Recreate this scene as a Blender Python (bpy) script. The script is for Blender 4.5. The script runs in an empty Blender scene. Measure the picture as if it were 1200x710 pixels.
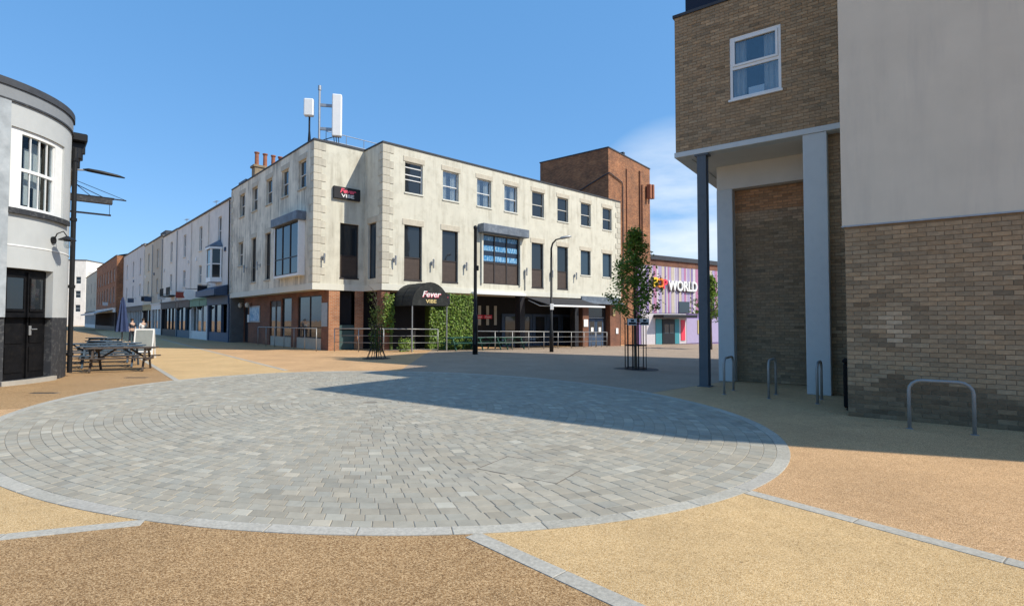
import bpy, bmesh, math, random
from mathutils import Vector, Matrix
R = math.radians
rnd = random.Random(7)
sc = bpy.context.scene
col = sc.collection
# ------------------------------------------------------------------ camera, sky, sun, exposure
cam_d = bpy.data.cameras.new('camera'); cam = bpy.data.objects.new('camera', cam_d); col.objects.link(cam)
cam.location = (0, 0, 1.65); cam.rotation_euler = (R(90 + 1.85), 0, 0)
cam_d.sensor_width = 36; cam_d.lens = 18.6; cam_d.clip_end = 3000; cam_d.clip_start = .05
sc.camera = cam
SUN_AZ, SUN_EL = R(-18.2), R(46)            # azimuth from +X, elevation
w = bpy.data.worlds.new('World'); sc.world = w; w.use_nodes = True
nt = w.node_tree; nt.nodes.clear()
sky = nt.nodes.new('ShaderNodeTexSky'); sky.sky_type = 'NISHITA'; sky.sun_disc = False
sky.sun_elevation = SUN_EL; sky.sun_rotation = R(90) - SUN_AZ
sky.air_density = 1.0; sky.dust_density = .8; sky.ozone_density = 4.5; sky.altitude = 0
bg = nt.nodes.new('ShaderNodeBackground'); bg.inputs[1].default_value = .15
wo = nt.nodes.new('ShaderNodeOutputWorld')
# thin high cloud low over the eastern horizon
tc = nt.nodes.new('ShaderNodeTexCoord'); mp = nt.nodes.new('ShaderNodeMapping'); mp.inputs['Scale'].default_value = (2.2, 2.2, 9)
nz = nt.nodes.new('ShaderNodeTexNoise'); nz.inputs['Scale'].default_value = 1.6; nz.inputs['Detail'].default_value = 7; nz.inputs['Roughness'].default_value = .55
rp = nt.nodes.new('ShaderNodeValToRGB'); rp.color_ramp.elements[0].position = .25; rp.color_ramp.elements[1].position = .6
dt = nt.nodes.new('ShaderNodeVectorMath'); dt.operation = 'DOT_PRODUCT'; dt.inputs[1].default_value = Vector((.30, .94, .17)).normalized()
mr = nt.nodes.new('ShaderNodeMapRange'); mr.inputs[1].default_value = .982; mr.inputs[2].default_value = .9985; mr.inputs[3].default_value = 0; mr.inputs[4].default_value = .85
mu = nt.nodes.new('ShaderNodeMath'); mu.operation = 'MULTIPLY'
mx = nt.nodes.new('ShaderNodeMix'); mx.data_type = 'RGBA'; mx.inputs[7].default_value = (3.2, 3.55, 3.9, 1)
L = nt.links.new
L(tc.outputs['Generated'], mp.inputs[0]); L(mp.outputs[0], nz.inputs[0]); L(nz.outputs[0], rp.inputs[0])
L(tc.outputs['Generated'], dt.inputs[0]); L(dt.outputs['Value'], mr.inputs[0]); L(rp.outputs[0], mu.inputs[0]); L(mr.outputs[0], mu.inputs[1])
clr = nt.nodes.new('ShaderNodeMix'); clr.data_type = 'RGBA'; clr.inputs[0].default_value = .68; clr.inputs[7].default_value = (.3, 1.13, 2.4, 1)   # a clear deep blue summer sky
L(sky.outputs[0], clr.inputs[6]); L(mu.outputs[0], mx.inputs[0]); L(clr.outputs[2], mx.inputs[6]); L(mx.outputs[2], bg.inputs[0]); L(bg.outputs[0], wo.inputs[0])
sun_d = bpy.data.lights.new('sun', 'SUN'); sun = bpy.data.objects.new('sun', sun_d); col.objects.link(sun)
sun_d.energy = 2.8; sun_d.angle = R(.53); sun_d.color = (1, .93, .8)
sv = Vector((math.cos(SUN_AZ) * math.cos(SUN_EL), math.sin(SUN_AZ) * math.cos(SUN_EL), math.sin(SUN_EL)))
sun.rotation_euler = sv.to_track_quat('Z', 'Y').to_euler(); sun.location = (40, -16, 45)
sc.view_settings.view_transform = 'Standard'; sc.view_settings.look = 'None'; sc.view_settings.gamma = 1
sc.view_settings.exposure = 0.94
try: sc.view_settings.use_curve_mapping = False
except Exception: pass

# ------------------------------------------------------------------ materials
MATS = {}
def base_mat(name):
    m = bpy.data.materials.new(name); m.use_nodes = True
    n = m.node_tree; b = n.nodes['Principled BSDF']; MATS[name] = m
    return m, n, b
def nd(n, t, **k):
    x = n.nodes.new(t)
    for a, v in k.items():
        if isinstance(a, str) and hasattr(x, a): setattr(x, a, v)
    return x
def mixc(n, fac, a, b, blend='MIX'):
    x = n.nodes.new('ShaderNodeMix'); x.data_type = 'RGBA'; x.blend_type = blend
    for s, v in ((0, fac), (6, a), (7, b)):
        if hasattr(v, 'links') or hasattr(v, 'is_linked'): n.links.new(v, x.inputs[s])
        elif s == 0: x.inputs[0].default_value = v
        else: x.inputs[s].default_value = (*v, 1) if len(v) == 3 else v
    return x.outputs[2]
def noise(n, vec, scale, detail=4, rough=.55, out=0):
    x = n.nodes.new('ShaderNodeTexNoise'); x.inputs['Scale'].default_value = scale
    x.inputs['Detail'].default_value = detail; x.inputs['Roughness'].default_value = rough
    n.links.new(vec, x.inputs[0]); return x.outputs[out]
def ramp(n, fac, p0, p1, c0=(0, 0, 0), c1=(1, 1, 1)):
    x = n.nodes.new('ShaderNodeValToRGB'); e = x.color_ramp.elements
    e[0].position, e[1].position = p0, p1; e[0].color = (*c0, 1); e[1].color = (*c1, 1)
    n.links.new(fac, x.inputs[0]); return x.outputs[0]
def mapping(n, scale, vec=None):
    if vec is None:
        t = n.nodes.new('ShaderNodeTexCoord'); vec = t.outputs['Object']
    x = n.nodes.new('ShaderNodeMapping'); x.inputs['Scale'].default_value = scale
    n.links.new(vec, x.inputs[0]); return x.outputs[0]
def bump(n, b, h, strength, dist=.01):
    x = n.nodes.new('ShaderNodeBump'); x.inputs['Strength'].default_value = strength; x.inputs['Distance'].default_value = dist
    n.links.new(h, x.inputs['Height']); n.links.new(x.outputs[0], b.inputs['Normal'])
def mul(c, k): return tuple(min(1, max(0, v * k)) for v in c)
def M(name, c, rough=.8, var=.12, scale=3.0, bmp=0., bscale=60, metal=0., spec=.3, attr=False, stain=None, dirt=None, coat=0):
    m, n, b = base_mat(name)
    b.inputs['Roughness'].default_value = rough; b.inputs['Metallic'].default_value = metal
    b.inputs['Specular IOR Level'].default_value = spec
    if coat: b.inputs['Coat Weight'].default_value = coat
    o = mapping(n, (1, 1, 1))
    out = mixc(n, ramp(n, noise(n, o, scale, 6, .6), .3, .7), mul(c, 1 - var), mul(c, 1 + var))
    if stain:                                  # (colour, amount, p0, p1): rain streaks
        sv_ = mapping(n, (1.6, 1.6, .14))
        a = ramp(n, noise(n, sv_, 2.2, 6, .65), stain[2], stain[3])
        bl = ramp(n, noise(n, o, .55, 4, .6), .35, .62)
        mm = n.nodes.new('ShaderNodeMath'); mm.operation = 'MULTIPLY'
        n.links.new(a, mm.inputs[0]); n.links.new(bl, mm.inputs[1])
        m2 = n.nodes.new('ShaderNodeMath'); m2.operation = 'MULTIPLY'; n.links.new(mm.outputs[0], m2.inputs[0]); m2.inputs[1].default_value = stain[1]
        out = mixc(n, m2.outputs[0], out, stain[0])
    if dirt:                                   # blotches (colour, amount, scale)
        a = ramp(n, noise(n, o, dirt[2], 5, .65), .52, .72)
        m2 = n.nodes.new('ShaderNodeMath'); m2.operation = 'MULTIPLY'; n.links.new(a, m2.inputs[0]); m2.inputs[1].default_value = dirt[1]
        out = mixc(n, m2.outputs[0], out, dirt[0])
    if attr:
        at = n.nodes.new('ShaderNodeVertexColor'); at.layer_name = 'tone'
        out = mixc(n, 1.0, out, at.outputs[0], 'MULTIPLY')
    n.links.new(out, b.inputs['Base Color'])
    if bmp: bump(n, b, noise(n, o, bscale, 4, .6), bmp, .006)
    return m
def resin(name, c1, c2, c3, sc_=170):
    m, n, b = base_mat(name); b.inputs['Roughness'].default_value = .75; b.inputs['Specular IOR Level'].default_value = .25
    o = mapping(n, (1, 1, 1))
    v = n.nodes.new('ShaderNodeTexVoronoi'); v.inputs['Scale'].default_value = sc_; n.links.new(o, v.inputs[0])
    sep = n.nodes.new('ShaderNodeSeparateColor'); n.links.new(v.outputs['Color'], sep.inputs[0])
    r_ = n.nodes.new('ShaderNodeValToRGB'); e = r_.color_ramp.elements
    e[0].position = .0; e[0].color = (*mul(c1, .55), 1); e[1].position = 1; e[1].color = (*c3, 1)
    k = e.new(.16); k.color = (*c1, 1); k = e.new(.55); k.color = (*c2, 1)
    n.links.new(sep.outputs[0], r_.inputs[0])
    big = ramp(n, noise(n, o, .7, 5, .6), .3, .7, (.86, .86, .86), (1.08, 1.08, 1.08))
    out = mixc(n, 1.0, r_.outputs[0], big, 'MULTIPLY')
    blot = ramp(n, noise(n, o, 6, 4, .6), .35, .7, (.93, .93, .93), (1.04, 1.04, 1.04))
    out = mixc(n, 1.0, out, blot, 'MULTIPLY')
    mark = ramp(n, noise(n, o, 2.3, 6, .7), .66, .74, (1, 1, 1), (.8, .79, .77))
    out = mixc(n, 1.0, out, mark, 'MULTIPLY')
    gum = n.nodes.new('ShaderNodeTexVoronoi'); gum.inputs['Scale'].default_value = 1.7; n.links.new(o, gum.inputs[0])
    out = mixc(n, 1.0, out, ramp(n, gum.outputs['Distance'], .022, .03, (.62, .61, .6), (1, 1, 1)), 'MULTIPLY')
    wob = mapping(n, (.35, 2.6, 1)); tr_ = ramp(n, noise(n, wob, 1.1, 5, .7), .6, .72, (1, 1, 1), (.86, .85, .84))
    out = mixc(n, 1.0, out, tr_, 'MULTIPLY')
    spl = ramp(n, noise(n, o, 1.15, 3, .5), .68, .71, (1, 1, 1), (.85, .84, .83)); out = mixc(n, 1.0, out, spl, 'MULTIPLY')
    n.links.new(out, b.inputs['Base Color'])
    inv = n.nodes.new('ShaderNodeMath'); inv.operation = 'MULTIPLY'; inv.inputs[1].default_value = -1
    n.links.new(v.outputs['Distance'], inv.inputs[0]); bump(n, b, inv.outputs[0], .7, .006)
    return m
def brickmat(name, c1, c2, mortar, stain=.0):
    m, n, b = base_mat(name); b.inputs['Roughness'].default_value = .9
    t = n.nodes.new('ShaderNodeTexCoord'); s_ = n.nodes.new('ShaderNodeSeparateXYZ'); n.links.new(t.outputs['Object'], s_.inputs[0])
    ad = n.nodes.new('ShaderNodeMath'); n.links.new(s_.outputs[0], ad.inputs[0]); n.links.new(s_.outputs[1], ad.inputs[1])
    cb = n.nodes.new('ShaderNodeCombineXYZ'); n.links.new(ad.outputs[0], cb.inputs[0]); n.links.new(s_.outputs[2], cb.inputs[1])
    br = n.nodes.new('ShaderNodeTexBrick'); n.links.new(cb.outputs[0], br.inputs[0])
    br.inputs['Color1'].default_value = (*c1, 1); br.inputs['Color2'].default_value = (*c2, 1); br.inputs['Mortar'].default_value = (*mortar, 1)
    br.inputs['Scale'].default_value = 1; br.inputs['Brick Width'].default_value = .225; br.inputs['Row Height'].default_value = .075
    br.inputs['Mortar Size'].default_value = .008; br.inputs['Bias'].default_value = -.1
    big = ramp(n, noise(n, t.outputs['Object'], .8, 5, .65), .3, .7, (.55, .56, .6), (1.2, 1.15, 1.08))
    out = mixc(n, 1.0, br.outputs[0], big, 'MULTIPLY'); n.links.new(out, b.inputs['Base Color'])
    iv = n.nodes.new('ShaderNodeMath'); iv.operation = 'MULTIPLY'; iv.inputs[1].default_value = -1; n.links.new(br.outputs['Fac'], iv.inputs[0])
    bump(n, b, iv.outputs[0], .5, .01)
    return m
def glassmat(name, tint=(.02, .025, .03), rough=.04):
    m, n, b = base_mat(name); b.inputs['Base Color'].default_value = (*tint, 1)
    b.inputs['Roughness'].default_value = rough; b.inputs['Specular IOR Level'].default_value = .6
    o = mapping(n, (1, 1, 1)); bump(n, b, noise(n, o, 1.3, 2, .5), .06, .05)
    return m
def clearglass(name, refl=.14):
    m, n, b = base_mat(name); n.nodes.remove(b)
    g = n.nodes.new('ShaderNodeBsdfGlossy'); g.inputs['Roughness'].default_value = .02
    tr = n.nodes.new('ShaderNodeBsdfTransparent'); tr.inputs[0].default_value = (.82, .87, .9, 1)
    fr = n.nodes.new('ShaderNodeLayerWeight'); fr.inputs[0].default_value = .25
    pw_ = n.nodes.new('ShaderNodeMath'); pw_.operation = 'POWER'; pw_.inputs[1].default_value = 2.6; n.links.new(fr.outputs['Facing'], pw_.inputs[0])
    mm = n.nodes.new('ShaderNodeMath'); mm.operation = 'ADD'; mm.inputs[1].default_value = refl; n.links.new(pw_.outputs[0], mm.inputs[0])
    x = n.nodes.new('ShaderNodeMixShader'); n.links.new(mm.outputs[0], x.inputs[0]); n.links.new(tr.outputs[0], x.inputs[1]); n.links.new(g.outputs[0], x.inputs[2])
    n.links.new(x.outputs[0], n.nodes['Material Output'].inputs[0]); return m
def leafmat(name, c):
    m, n, b = base_mat(name); b.inputs['Roughness'].default_value = .5; b.inputs['Specular IOR Level'].default_value = .35
    at = n.nodes.new('ShaderNodeVertexColor'); at.layer_name = 'tone'
    out = mixc(n, 1.0, c, at.outputs[0], 'MULTIPLY'); n.links.new(out, b.inputs['Base Color'])
    tl = n.nodes.new('ShaderNodeBsdfTranslucent'); n.links.new(out, tl.inputs[0])
    x = n.nodes.new('ShaderNodeMixShader'); x.inputs[0].default_value = .35
    n.links.new(b.outputs[0], x.inputs[1]); n.links.new(tl.outputs[0], x.inputs[2]); n.links.new(x.outputs[0], n.nodes['Material Output'].inputs[0]); return m

M('sett', (.322, .298, .242), .8, .09, 9, .35, 90, attr=True, dirt=((.2, .2, .19), .25, 1.2))
M('kerb', (.385, .362, .31), .8, .22, 38, .3, 160, attr=True, dirt=((.3, .28, .24), .35, 2.5))
M('bedding', (.21, .185, .15), .95, .15, 30)
resin('resin_brown', (0.226, 0.123, 0.049), (0.384, 0.232, 0.104), (0.633, 0.434, 0.233), 150)
resin('resin_tan', (0.393, 0.232, 0.108), (0.554, 0.339, 0.167), (0.772, 0.518, 0.300), 170)
resin('resin_yellow', (0.469, 0.298, 0.130), (0.586, 0.397, 0.188), (0.751, 0.551, 0.312), 170)
resin('tarmac', (0.259, 0.196, 0.143), (0.365, 0.281, 0.206), (0.494, 0.383, 0.286), 120)
M('mortar', (.22, .165, .108), .95, .15, 12, .4, 80)
M('buff_brick', (.335, .236, .142), .9, .18, 14, .5, 70, attr=True, dirt=((.2, .16, .1), .4, .9))
M('cream_render', (.63, .555, .44), .85, .05, 1.2, .25, 140, stain=((.33, .3, .27), .35, .45, .75))
M('white_render', (.62, .595, .495), .8, .07, 1.5, .12, 50, stain=((.3, .265, .2), .7, .46, .7), dirt=((.36, .33, .25), .42, 1.8))
M('street_render', (.8, .73, .59), .85, .08, 1.5, .12, 50, stain=((.16, .15, .13), .8, .38, .62), dirt=((.2, .19, .16), .35, .8))
M('quoin_stone', (.56, .525, .43), .85, .12, 3, .3, 50, attr=True, stain=((.25, .22, .18), .7, .42, .7))
M('lintel_stone', (.55, .5, .4), .85, .12, 4, .25, 50, stain=((.25, .22, .18), .7, .42, .7))
M('band_paint', (.64, .625, .54), .7, .05, 1.5, 0, stain=((.45, .42, .34), .4, .5, .75))
M('lead', (.13, .155, .19), .55, .25, 2, .2, 30, dirt=((.3, .33, .36), .6, 2.5))
M('coping', (.05, .055, .065), .7, .2, 4)
M('roof_felt', (.12, .12, .12), .9, .15, 2)
brickmat('red_brick', (.23, .082, .034), (.42, .175, .075), (.26, .19, .12))
brickmat('dark_red_brick', (.2, .075, .042), (.26, .105, .06), (.16, .13, .1))
brickmat('pier_brick', (.36, .14, .06), (.47, .21, .1), (.4, .33, .25))
glassmat('glass'); glassmat('glass_blue', (.03, .05, .07)); clearglass('clear_glass'); clearglass('dim_glass', .02)
M('brown_panel', (.075, .055, .045), .45, .15, 5)
M('white_frame', (.78, .78, .76), .4, .04, 5)
M('cream_frame', (.62, .6, .54), .5, .05, 5)
M('dark_frame', (.05, .042, .04), .5, .1, 5)
M('curtain', (.6, .56, .5), .9, .08, 6)
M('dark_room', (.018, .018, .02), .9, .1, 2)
M('black_paint', (.006, .006, .007), .55, .3, 4, .06, 30, spec=.15, dirt=((.025, .022, .02), .35, 6))
M('black_metal', (.015, .015, .016), .45, .15, 6, metal=.2)
M('steel', (.34, .34, .33), .45, .1, 9, metal=.5)
M('stand_steel', (.3, .295, .28), .5, .12, 9, metal=.35)
M('galv', (.34, .35, .36), .5, .12, 8, metal=.7)
M('grey_blue_steel', (.095, .11, .125), .55, .2, 3, .1, 30, dirt=((.045, .05, .055), .55, 3))
M('pale_blue_paint', (.54, .565, .555), .6, .06, 2, 0, dirt=((.26, .3, .33), .3, 2))
M('pub_grey', (.45, .465, .46), .75, .05, 2, .1, 40, stain=((.36, .38, .39), .4, .48, .75))
M('pub_mid_grey', (.22, .235, .25), .75, .08, 2)
M('pub_dark', (.035, .037, .042), .6, .15, 4, 0, dirt=((.2, .2, .19), .45, 9))
M('pub_rough', (.34, .37, .39), .9, .2, 3, .3, 20, dirt=((.52, .54, .55), .5, 2))
M('soffit_paint', (.6, .58, .53), .7, .05, 1.5)
M('slate_board', (.26, .28, .27), .6, .1, 4)
M('concrete', (.36, .33, .28), .9, .12, 5, .2, 60)
M('teal_panel', (.055, .1, .1), .6, .1, 4)
M('ivory_panel', (.42, .4, .34), .7, .08, 3)
M('canvas_black', (.02, .022, .021), .75, .25, 5, .15, 40, dirt=((.09, .09, .08), .4, 3))
M('canvas_dark', (.03, .03, .034), .85, .1, 4)
M('pink', (.75, .1, .16), .5, .05, 4); M('letter_white', (.82, .82, .8), .5, .03, 4); M('gold', (.65, .5, .22), .5, .05, 4)
M('letter_yellow', (.85, .6, .05), .5, .03, 4); M('letter_red', (.75, .06, .1), .5, .03, 4); M('letter_orange', (.85, .25, .04), .5, .03, 4)
M('navy_cladding', (.012, .014, .03), .5, .1, 4)
M('white_plastic', (.78, .79, .78), .4, .03, 4)
M('terracotta', (.3, .12, .07), .85, .2, 6); M('chimney_stone', (.26, .2, .13), .9, .25, 4, .3, 30)
M('weathered_wood', (.075, .058, .047), .8, .25, 9, .3, 40)
M('blue_wood', (.06, .09, .125), .75, .2, 9, .2, 40)
M('green_wood', (.02, .085, .06), .6, .15, 6)
M('parasol_blue', (.035, .055, .13), .85, .15, 5)
M('bark', (.09, .07, .05), .9, .25, 20, .5, 60); leafmat('leaf', (.2, .29, .06)); leafmat('ivy_leaf', (.15, .25, .05)); leafmat('dark_leaf', (.09, .14, .035))
M('iron', (.03, .03, .03), .7, .2, 10, .3, 60); M('iron_dusty', (.16, .14, .115), .8, .2, 10, .3, 60)
M('skin', (.5, .33, .25), .6, .05, 5); M('cloth_white', (.75, .75, .73), .9, .05, 5); M('cloth_dark', (.03, .035, .05), .9, .1, 5); M('hair', (.03, .02, .015), .7, .1, 5)
for nm, c in dict(t_white=(0.739, 0.706, 0.650), t_white2=(0.759, 0.721, 0.638), t_grey=(0.650, 0.638, 0.605), t_beige=(0.506, 0.451, 0.352), t_cream=(0.616, 0.561, 0.440), t_pale=(.43, .44, .37), t_end=(.8, .78, .72)).items():
    M(nm, c, .85, .06, 1.2, 0, stain=((.3, .3, .29), .45, .42, .7))
for nm, c in dict(shop_blue=(.045, .075, .13), shop_brown=(.06, .04, .035), shop_green=(.1, .22, .14), shop_white=(.62, .62, .6), shop_teal=(.05, .1, .14), shop_ochre=(.3, .24, .1), shop_black=(.02, .02, .024), shop_red=(.3, .06, .04), awning_cream=(.55, .52, .48)).items():
    M(nm, c, .55, .1, 3)
for nm, c in dict(p_lilac=(.4, .32, .5), p_violet=(.25, .18, .36), p_white=(.56, .52, .54), p_cream=(.52, .45, .36), p_pink=(.45, .2, .32), p_pale=(.4, .34, .5), p_teal=(.06, .26, .3)).items():
    M(nm, c, .55, .06, 3)
def screenmat():
    m, n, b = base_mat('blue_print'); b.inputs['Roughness'].default_value = .25
    t = n.nodes.new('ShaderNodeTexCoord'); o = t.outputs['Object']
    wv = n.nodes.new('ShaderNodeTexWave'); wv.bands_direction = 'Z'; wv.inputs['Scale'].default_value = .48; n.links.new(o, wv.inputs[0])
    rows = ramp(n, wv.outputs['Fac'], .42, .55)
    ns = ramp(n, noise(n, mapping(n, (14, 1, 2.2)), 1.2, 4, .7), .48, .56)
    mm = n.nodes.new('ShaderNodeMath'); mm.operation = 'MULTIPLY'; n.links.new(rows, mm.inputs[0]); n.links.new(ns, mm.inputs[1])
    out = mixc(n, mm.outputs[0], mixc(n, rows, (.012, .022, .045), (.03, .19, .42)), (.32, .52, .68)); n.links.new(out, b.inputs['Base Color'])
screenmat()
def postermat():
    m, n, b = base_mat('blue_poster'); b.inputs['Roughness'].default_value = .4
    o = mapping(n, (1, 1, 1)); ns = ramp(n, noise(n, o, 3, 4, .6), .4, .6)
    n.links.new(mixc(n, ns, (.1, .3, .5), (.4, .56, .68)), b.inputs['Base Color'])
postermat()

# ------------------------------------------------------------------ mesh helpers
class MB:
    def __init__(s): s.v = []; s.f = []; s.c = []
    def add(s, vs, fs, tone=None):
        o = len(s.v); s.v += [tuple(p) for p in vs]; s.f += [tuple(i + o for i in f) for f in fs]
        s.c += [tone or (1, 1, 1)] * len(vs); return s
    def box(s, x0, x1, y0, y1, z0, z1, M_=None, tone=None):
        vs = [Vector(p) for p in ((x0, y0, z0), (x1, y0, z0), (x1, y1, z0), (x0, y1, z0), (x0, y0, z1), (x1, y0, z1), (x1, y1, z1), (x0, y1, z1))]
        if M_: vs = [M_ @ v for v in vs]
        return s.add(vs, [(0, 3, 2, 1), (4, 5, 6, 7), (0, 1, 5, 4), (1, 2, 6, 5), (2, 3, 7, 6), (3, 0, 4, 7)], tone)
    def cbox(s, x0, x1, y0, y1, z0, z1, b=.02, tone=None, M_=None):   # box with chamfered edges
        bm = bmesh.new(); bmesh.ops.create_cube(bm, size=1)
        for v in bm.verts: v.co = Vector(((x0 + x1) / 2 + v.co.x * (x1 - x0), (y0 + y1) / 2 + v.co.y * (y1 - y0), (z0 + z1) / 2 + v.co.z * (z1 - z0)))
        bmesh.ops.bevel(bm, geom=bm.edges[:], offset=b, segments=1, affect='EDGES', profile=.5)
        bm.verts.index_update()
        vs = [(M_ @ v.co) if M_ else v.co.copy() for v in bm.verts]; fs = [[v.index for v in f.verts] for f in bm.faces]
        bm.free(); return s.add(vs, fs, tone)
    def tube(s, pts, r, n=8, tone=None, cap=True):
        pts = [Vector(p) for p in pts]; rr = r if isinstance(r, (list, tuple)) else [r] * len(pts)
        rings = []; up = None
        for i, p in enumerate(pts):
            d = (pts[min(i + 1, len(pts) - 1)] - pts[max(i - 1, 0)]).normalized()
            if up is None: up = Vector((0, 0, 1)) if abs(d.z) < .9 else Vector((1, 0, 0))
            x = d.cross(up).normalized(); y = x.cross(d).normalized(); up = y
            rings.append([p + (x * math.cos(2 * math.pi * k / n) + y * math.sin(2 * math.pi * k / n)) * rr[i] for k in range(n)])
        vs = [q for ring in rings for q in ring]; fs = []
        for i in range(len(pts) - 1):
            for k in range(n):
                a, b_ = i * n + k, i * n + (k + 1) % n; fs.append((a, b_, b_ + n, a + n))
        if cap: fs.append(tuple(range(n))[::-1]); fs.append(tuple(range((len(pts) - 1) * n, len(pts) * n)))
        return s.add(vs, fs, tone)
    def prism(s, poly, z0, z1, tone=None):
        n = len(poly); vs = [(p[0], p[1], z0) for p in poly] + [(p[0], p[1], z1) for p in poly]
        return s.add(vs, [tuple(range(n))[::-1], tuple(range(n, 2 * n))] + [(i, (i + 1) % n, n + (i + 1) % n, n + i) for i in range(n)], tone)
    def lathe(s, prof, n=16, c=(0, 0), tone=None):
        vs = []; fs = []
        for r, z in prof:
            for k in range(n): vs.append((c[0] + r * math.cos(2 * math.pi * k / n), c[1] + r * math.sin(2 * math.pi * k / n), z))
        for i in range(len(prof) - 1):
            for k in range(n): a, b_ = i * n + k, i * n + (k + 1) % n; fs.append((a, b_, b_ + n, a + n))
        fs.append(tuple(range(n))[::-1]); fs.append(tuple(range((len(prof) - 1) * n, len(prof) * n)))
        return s.add(vs, fs, tone)
    def mesh(s, name, mat, smooth=False):
        me = bpy.data.meshes.new(name); me.from_pydata(s.v, [], s.f); me.materials.append(MATS[mat])
        ca = me.color_attributes.new('tone', 'FLOAT_COLOR', 'POINT')
        flat = []
        for c in s.c: flat += [c[0], c[1], c[2], 1]
        ca.data.foreach_set('color', flat)
        if smooth: me.shade_smooth()
        me.update(); return me
def put(name, me, parent=None, loc=(0, 0, 0), rz=0, rot=None):
    o = bpy.data.objects.new(name, me); col.objects.link(o); o.parent = parent; o.location = loc
    o.rotation_euler = rot if rot else (0, 0, rz); return o
def part(name, mb, mat, parent=None, loc=(0, 0, 0), rz=0, smooth=False, label=None):
    o = put(name, mb.mesh(name, mat, smooth), parent, loc, rz)
    if label: o['label'] = label
    return o
def tag(o, label, cat, group=None, kind=None):
    if label: o['label'] = label
    if cat: o['category'] = cat
    if group: o['group'] = group
    if kind: o['kind'] = kind
    return o
def thing(name, label, cat, loc=(0, 0, 0), rz=0, group=None):
    o = bpy.data.objects.new(name, None); col.objects.link(o); o.location = loc; o.rotation_euler = (0, 0, rz)
    o.empty_display_size = .3; return tag(o, label, cat, group)
def struct(name, mb, mat, label=None, smooth=False):
    o = part(name, mb, mat, None, smooth=smooth); o['kind'] = 'structure'
    if label: o['label'] = label
    return o
def dup(o, parent=None, loc=None, rz=None, label=None):
    c = o.copy(); col.objects.link(c); c.parent = parent
    if loc is not None: c.location = loc
    if rz is not None: c.rotation_euler = (0, 0, rz)
    if label: c['label'] = label
    for ch in list(o.children): dup(ch, c)
    return c
def text(body, size, mat, parent, loc, rz=0, name='lettering', shear=0, bold=0, ext=.01, sx=1., rx=90):
    cu = bpy.data.curves.new(name, 'FONT'); cu.body = body; cu.size = size; cu.align_x = 'CENTER'; cu.align_y = 'CENTER'
    cu.shear = shear; cu.offset = bold; cu.extrude = ext; cu.resolution_u = 4
    t = bpy.data.objects.new('tmp', cu); col.objects.link(t)
    dg = bpy.context.evaluated_depsgraph_get(); dg.update()
    me = bpy.data.meshes.new_from_object(t.evaluated_get(dg)); me.name = name
    bpy.data.objects.remove(t); me.materials.clear(); me.materials.append(MATS[mat])
    o = put(name, me, parent, loc, rot=(R(rx), 0, rz)); o.scale = (sx, 1, 1); return o

# ------------------------------------------------------------------ the lie of the land
T = Vector((.734, .679)); S = Vector((-.679, .734))       # along the club's long front / along the street
VC = Vector((-7.016, 28.5)); VA = Vector((-10.6, 28.06))
def tau(x, y): return (x - VC.x) * T.x + (y - VC.y) * T.y
def gz(x, y): return -.021 * min(60, max(0, tau(x, y)))
def clip(poly, lo, hi):
    for sgn, lim in ((1, lo), (-1, -hi)):
        out = []
        for i, p in enumerate(poly):
            q = poly[(i + 1) % len(poly)]; a = sgn * tau(*p) - lim; b = sgn * tau(*q) - lim
            if a >= 0: out.append(p)
            if (a > 0 > b) or (a < 0 < b): k = a / (a - b); out.append((p[0] + (q[0] - p[0]) * k, p[1] + (q[1] - p[1]) * k))
        poly = out
        if len(poly) < 3: return []
    return poly
def sheet(name, poly, off, mat, label=None):
    mb = MB()
    for lo, hi in ((-2000, 0), (0, 60), (60, 2000)):
        c = clip([tuple(p) for p in poly], lo, hi)
        if len(c) > 2: mb.add([(p[0], p[1], -.021 * min(60, max(0, tau(*p) if lo >= 0 else 0)) + off) for p in c], [tuple(range(len(c)))])
    return struct(name, mb, mat, label)
sheet('ground', [(-900, -900), (900, -900), (900, 1200), (-900, 1200)], 0, 'resin_tan', 'tan resin gravel ground of the square and street')
EC = Vector((-2.84, 10.63)); EA = Vector((-.752, .659)); EB = Vector((.659, .752)); RA, RB = 7.53, 5.65
def ell(t, inset):
    if inset <= .2: return EC + EA * ((RA - inset) * math.cos(t)) + EB * ((RB - inset) * math.sin(t))
    k = (RB - inset) / (RB - .2); return EC + EA * ((RA - .2) * k * math.cos(t)) + EB * ((RB - .2) * k * math.sin(t))
# resin panels between the granite strips
def ext(a, b, k): return (a[0] + (b[0] - a[0]) * k, a[1] + (b[1] - a[1]) * k)
K1a, K1b, K2a, K2b, K3a, K3b = (-3.88, 4.07), (-3.02, 4.36), (-.29, 4.1), (.67, 3.11), (2.28, 5.1), (3.44, 3.61)
K4a, K4b, K5a, K5b = (-8.9, 14.2), (-14.79, 21.39), (-26.41, 41.02), (-7.41, 17.41)
sheet('resin_panel', [ext(K2a, K2b, -.6), ext(K2a, K2b, 9), ext(K3a, K3b, 7), ext(K3a, K3b, -.3)], .004, 'resin_yellow', 'yellow resin gravel panel between two granite strips at the oval')
sheet('resin_panel', [ext(K1b, K1a, -.5), ext(K1b, K1a, 9), (-16, 8.2), (-9.2, 9.2), (-5, 6.6)], .004, 'resin_yellow', 'yellow resin gravel wedge beside the oval paving')
sheet('resin_panel', [ext(K1b, K1a, -.55), ext(K1b, K1a, 9), (-10, -9), (6.5, -9), ext(K2a, K2b, 9), ext(K2a, K2b, -.5), (-1.6, 5.0)], .0032, 'resin_brown', 'coarse brown resin gravel panel between two granite strips')
sheet('resin_panel', [ext(K5b, K5a, -.12), ext(K5b, K5a, 5.6), ext(K4a, K4b, 12), K4b, K4a, (-7.6, 14.6)], .004, 'resin_yellow', 'yellow resin gravel roadway running down the street')
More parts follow.
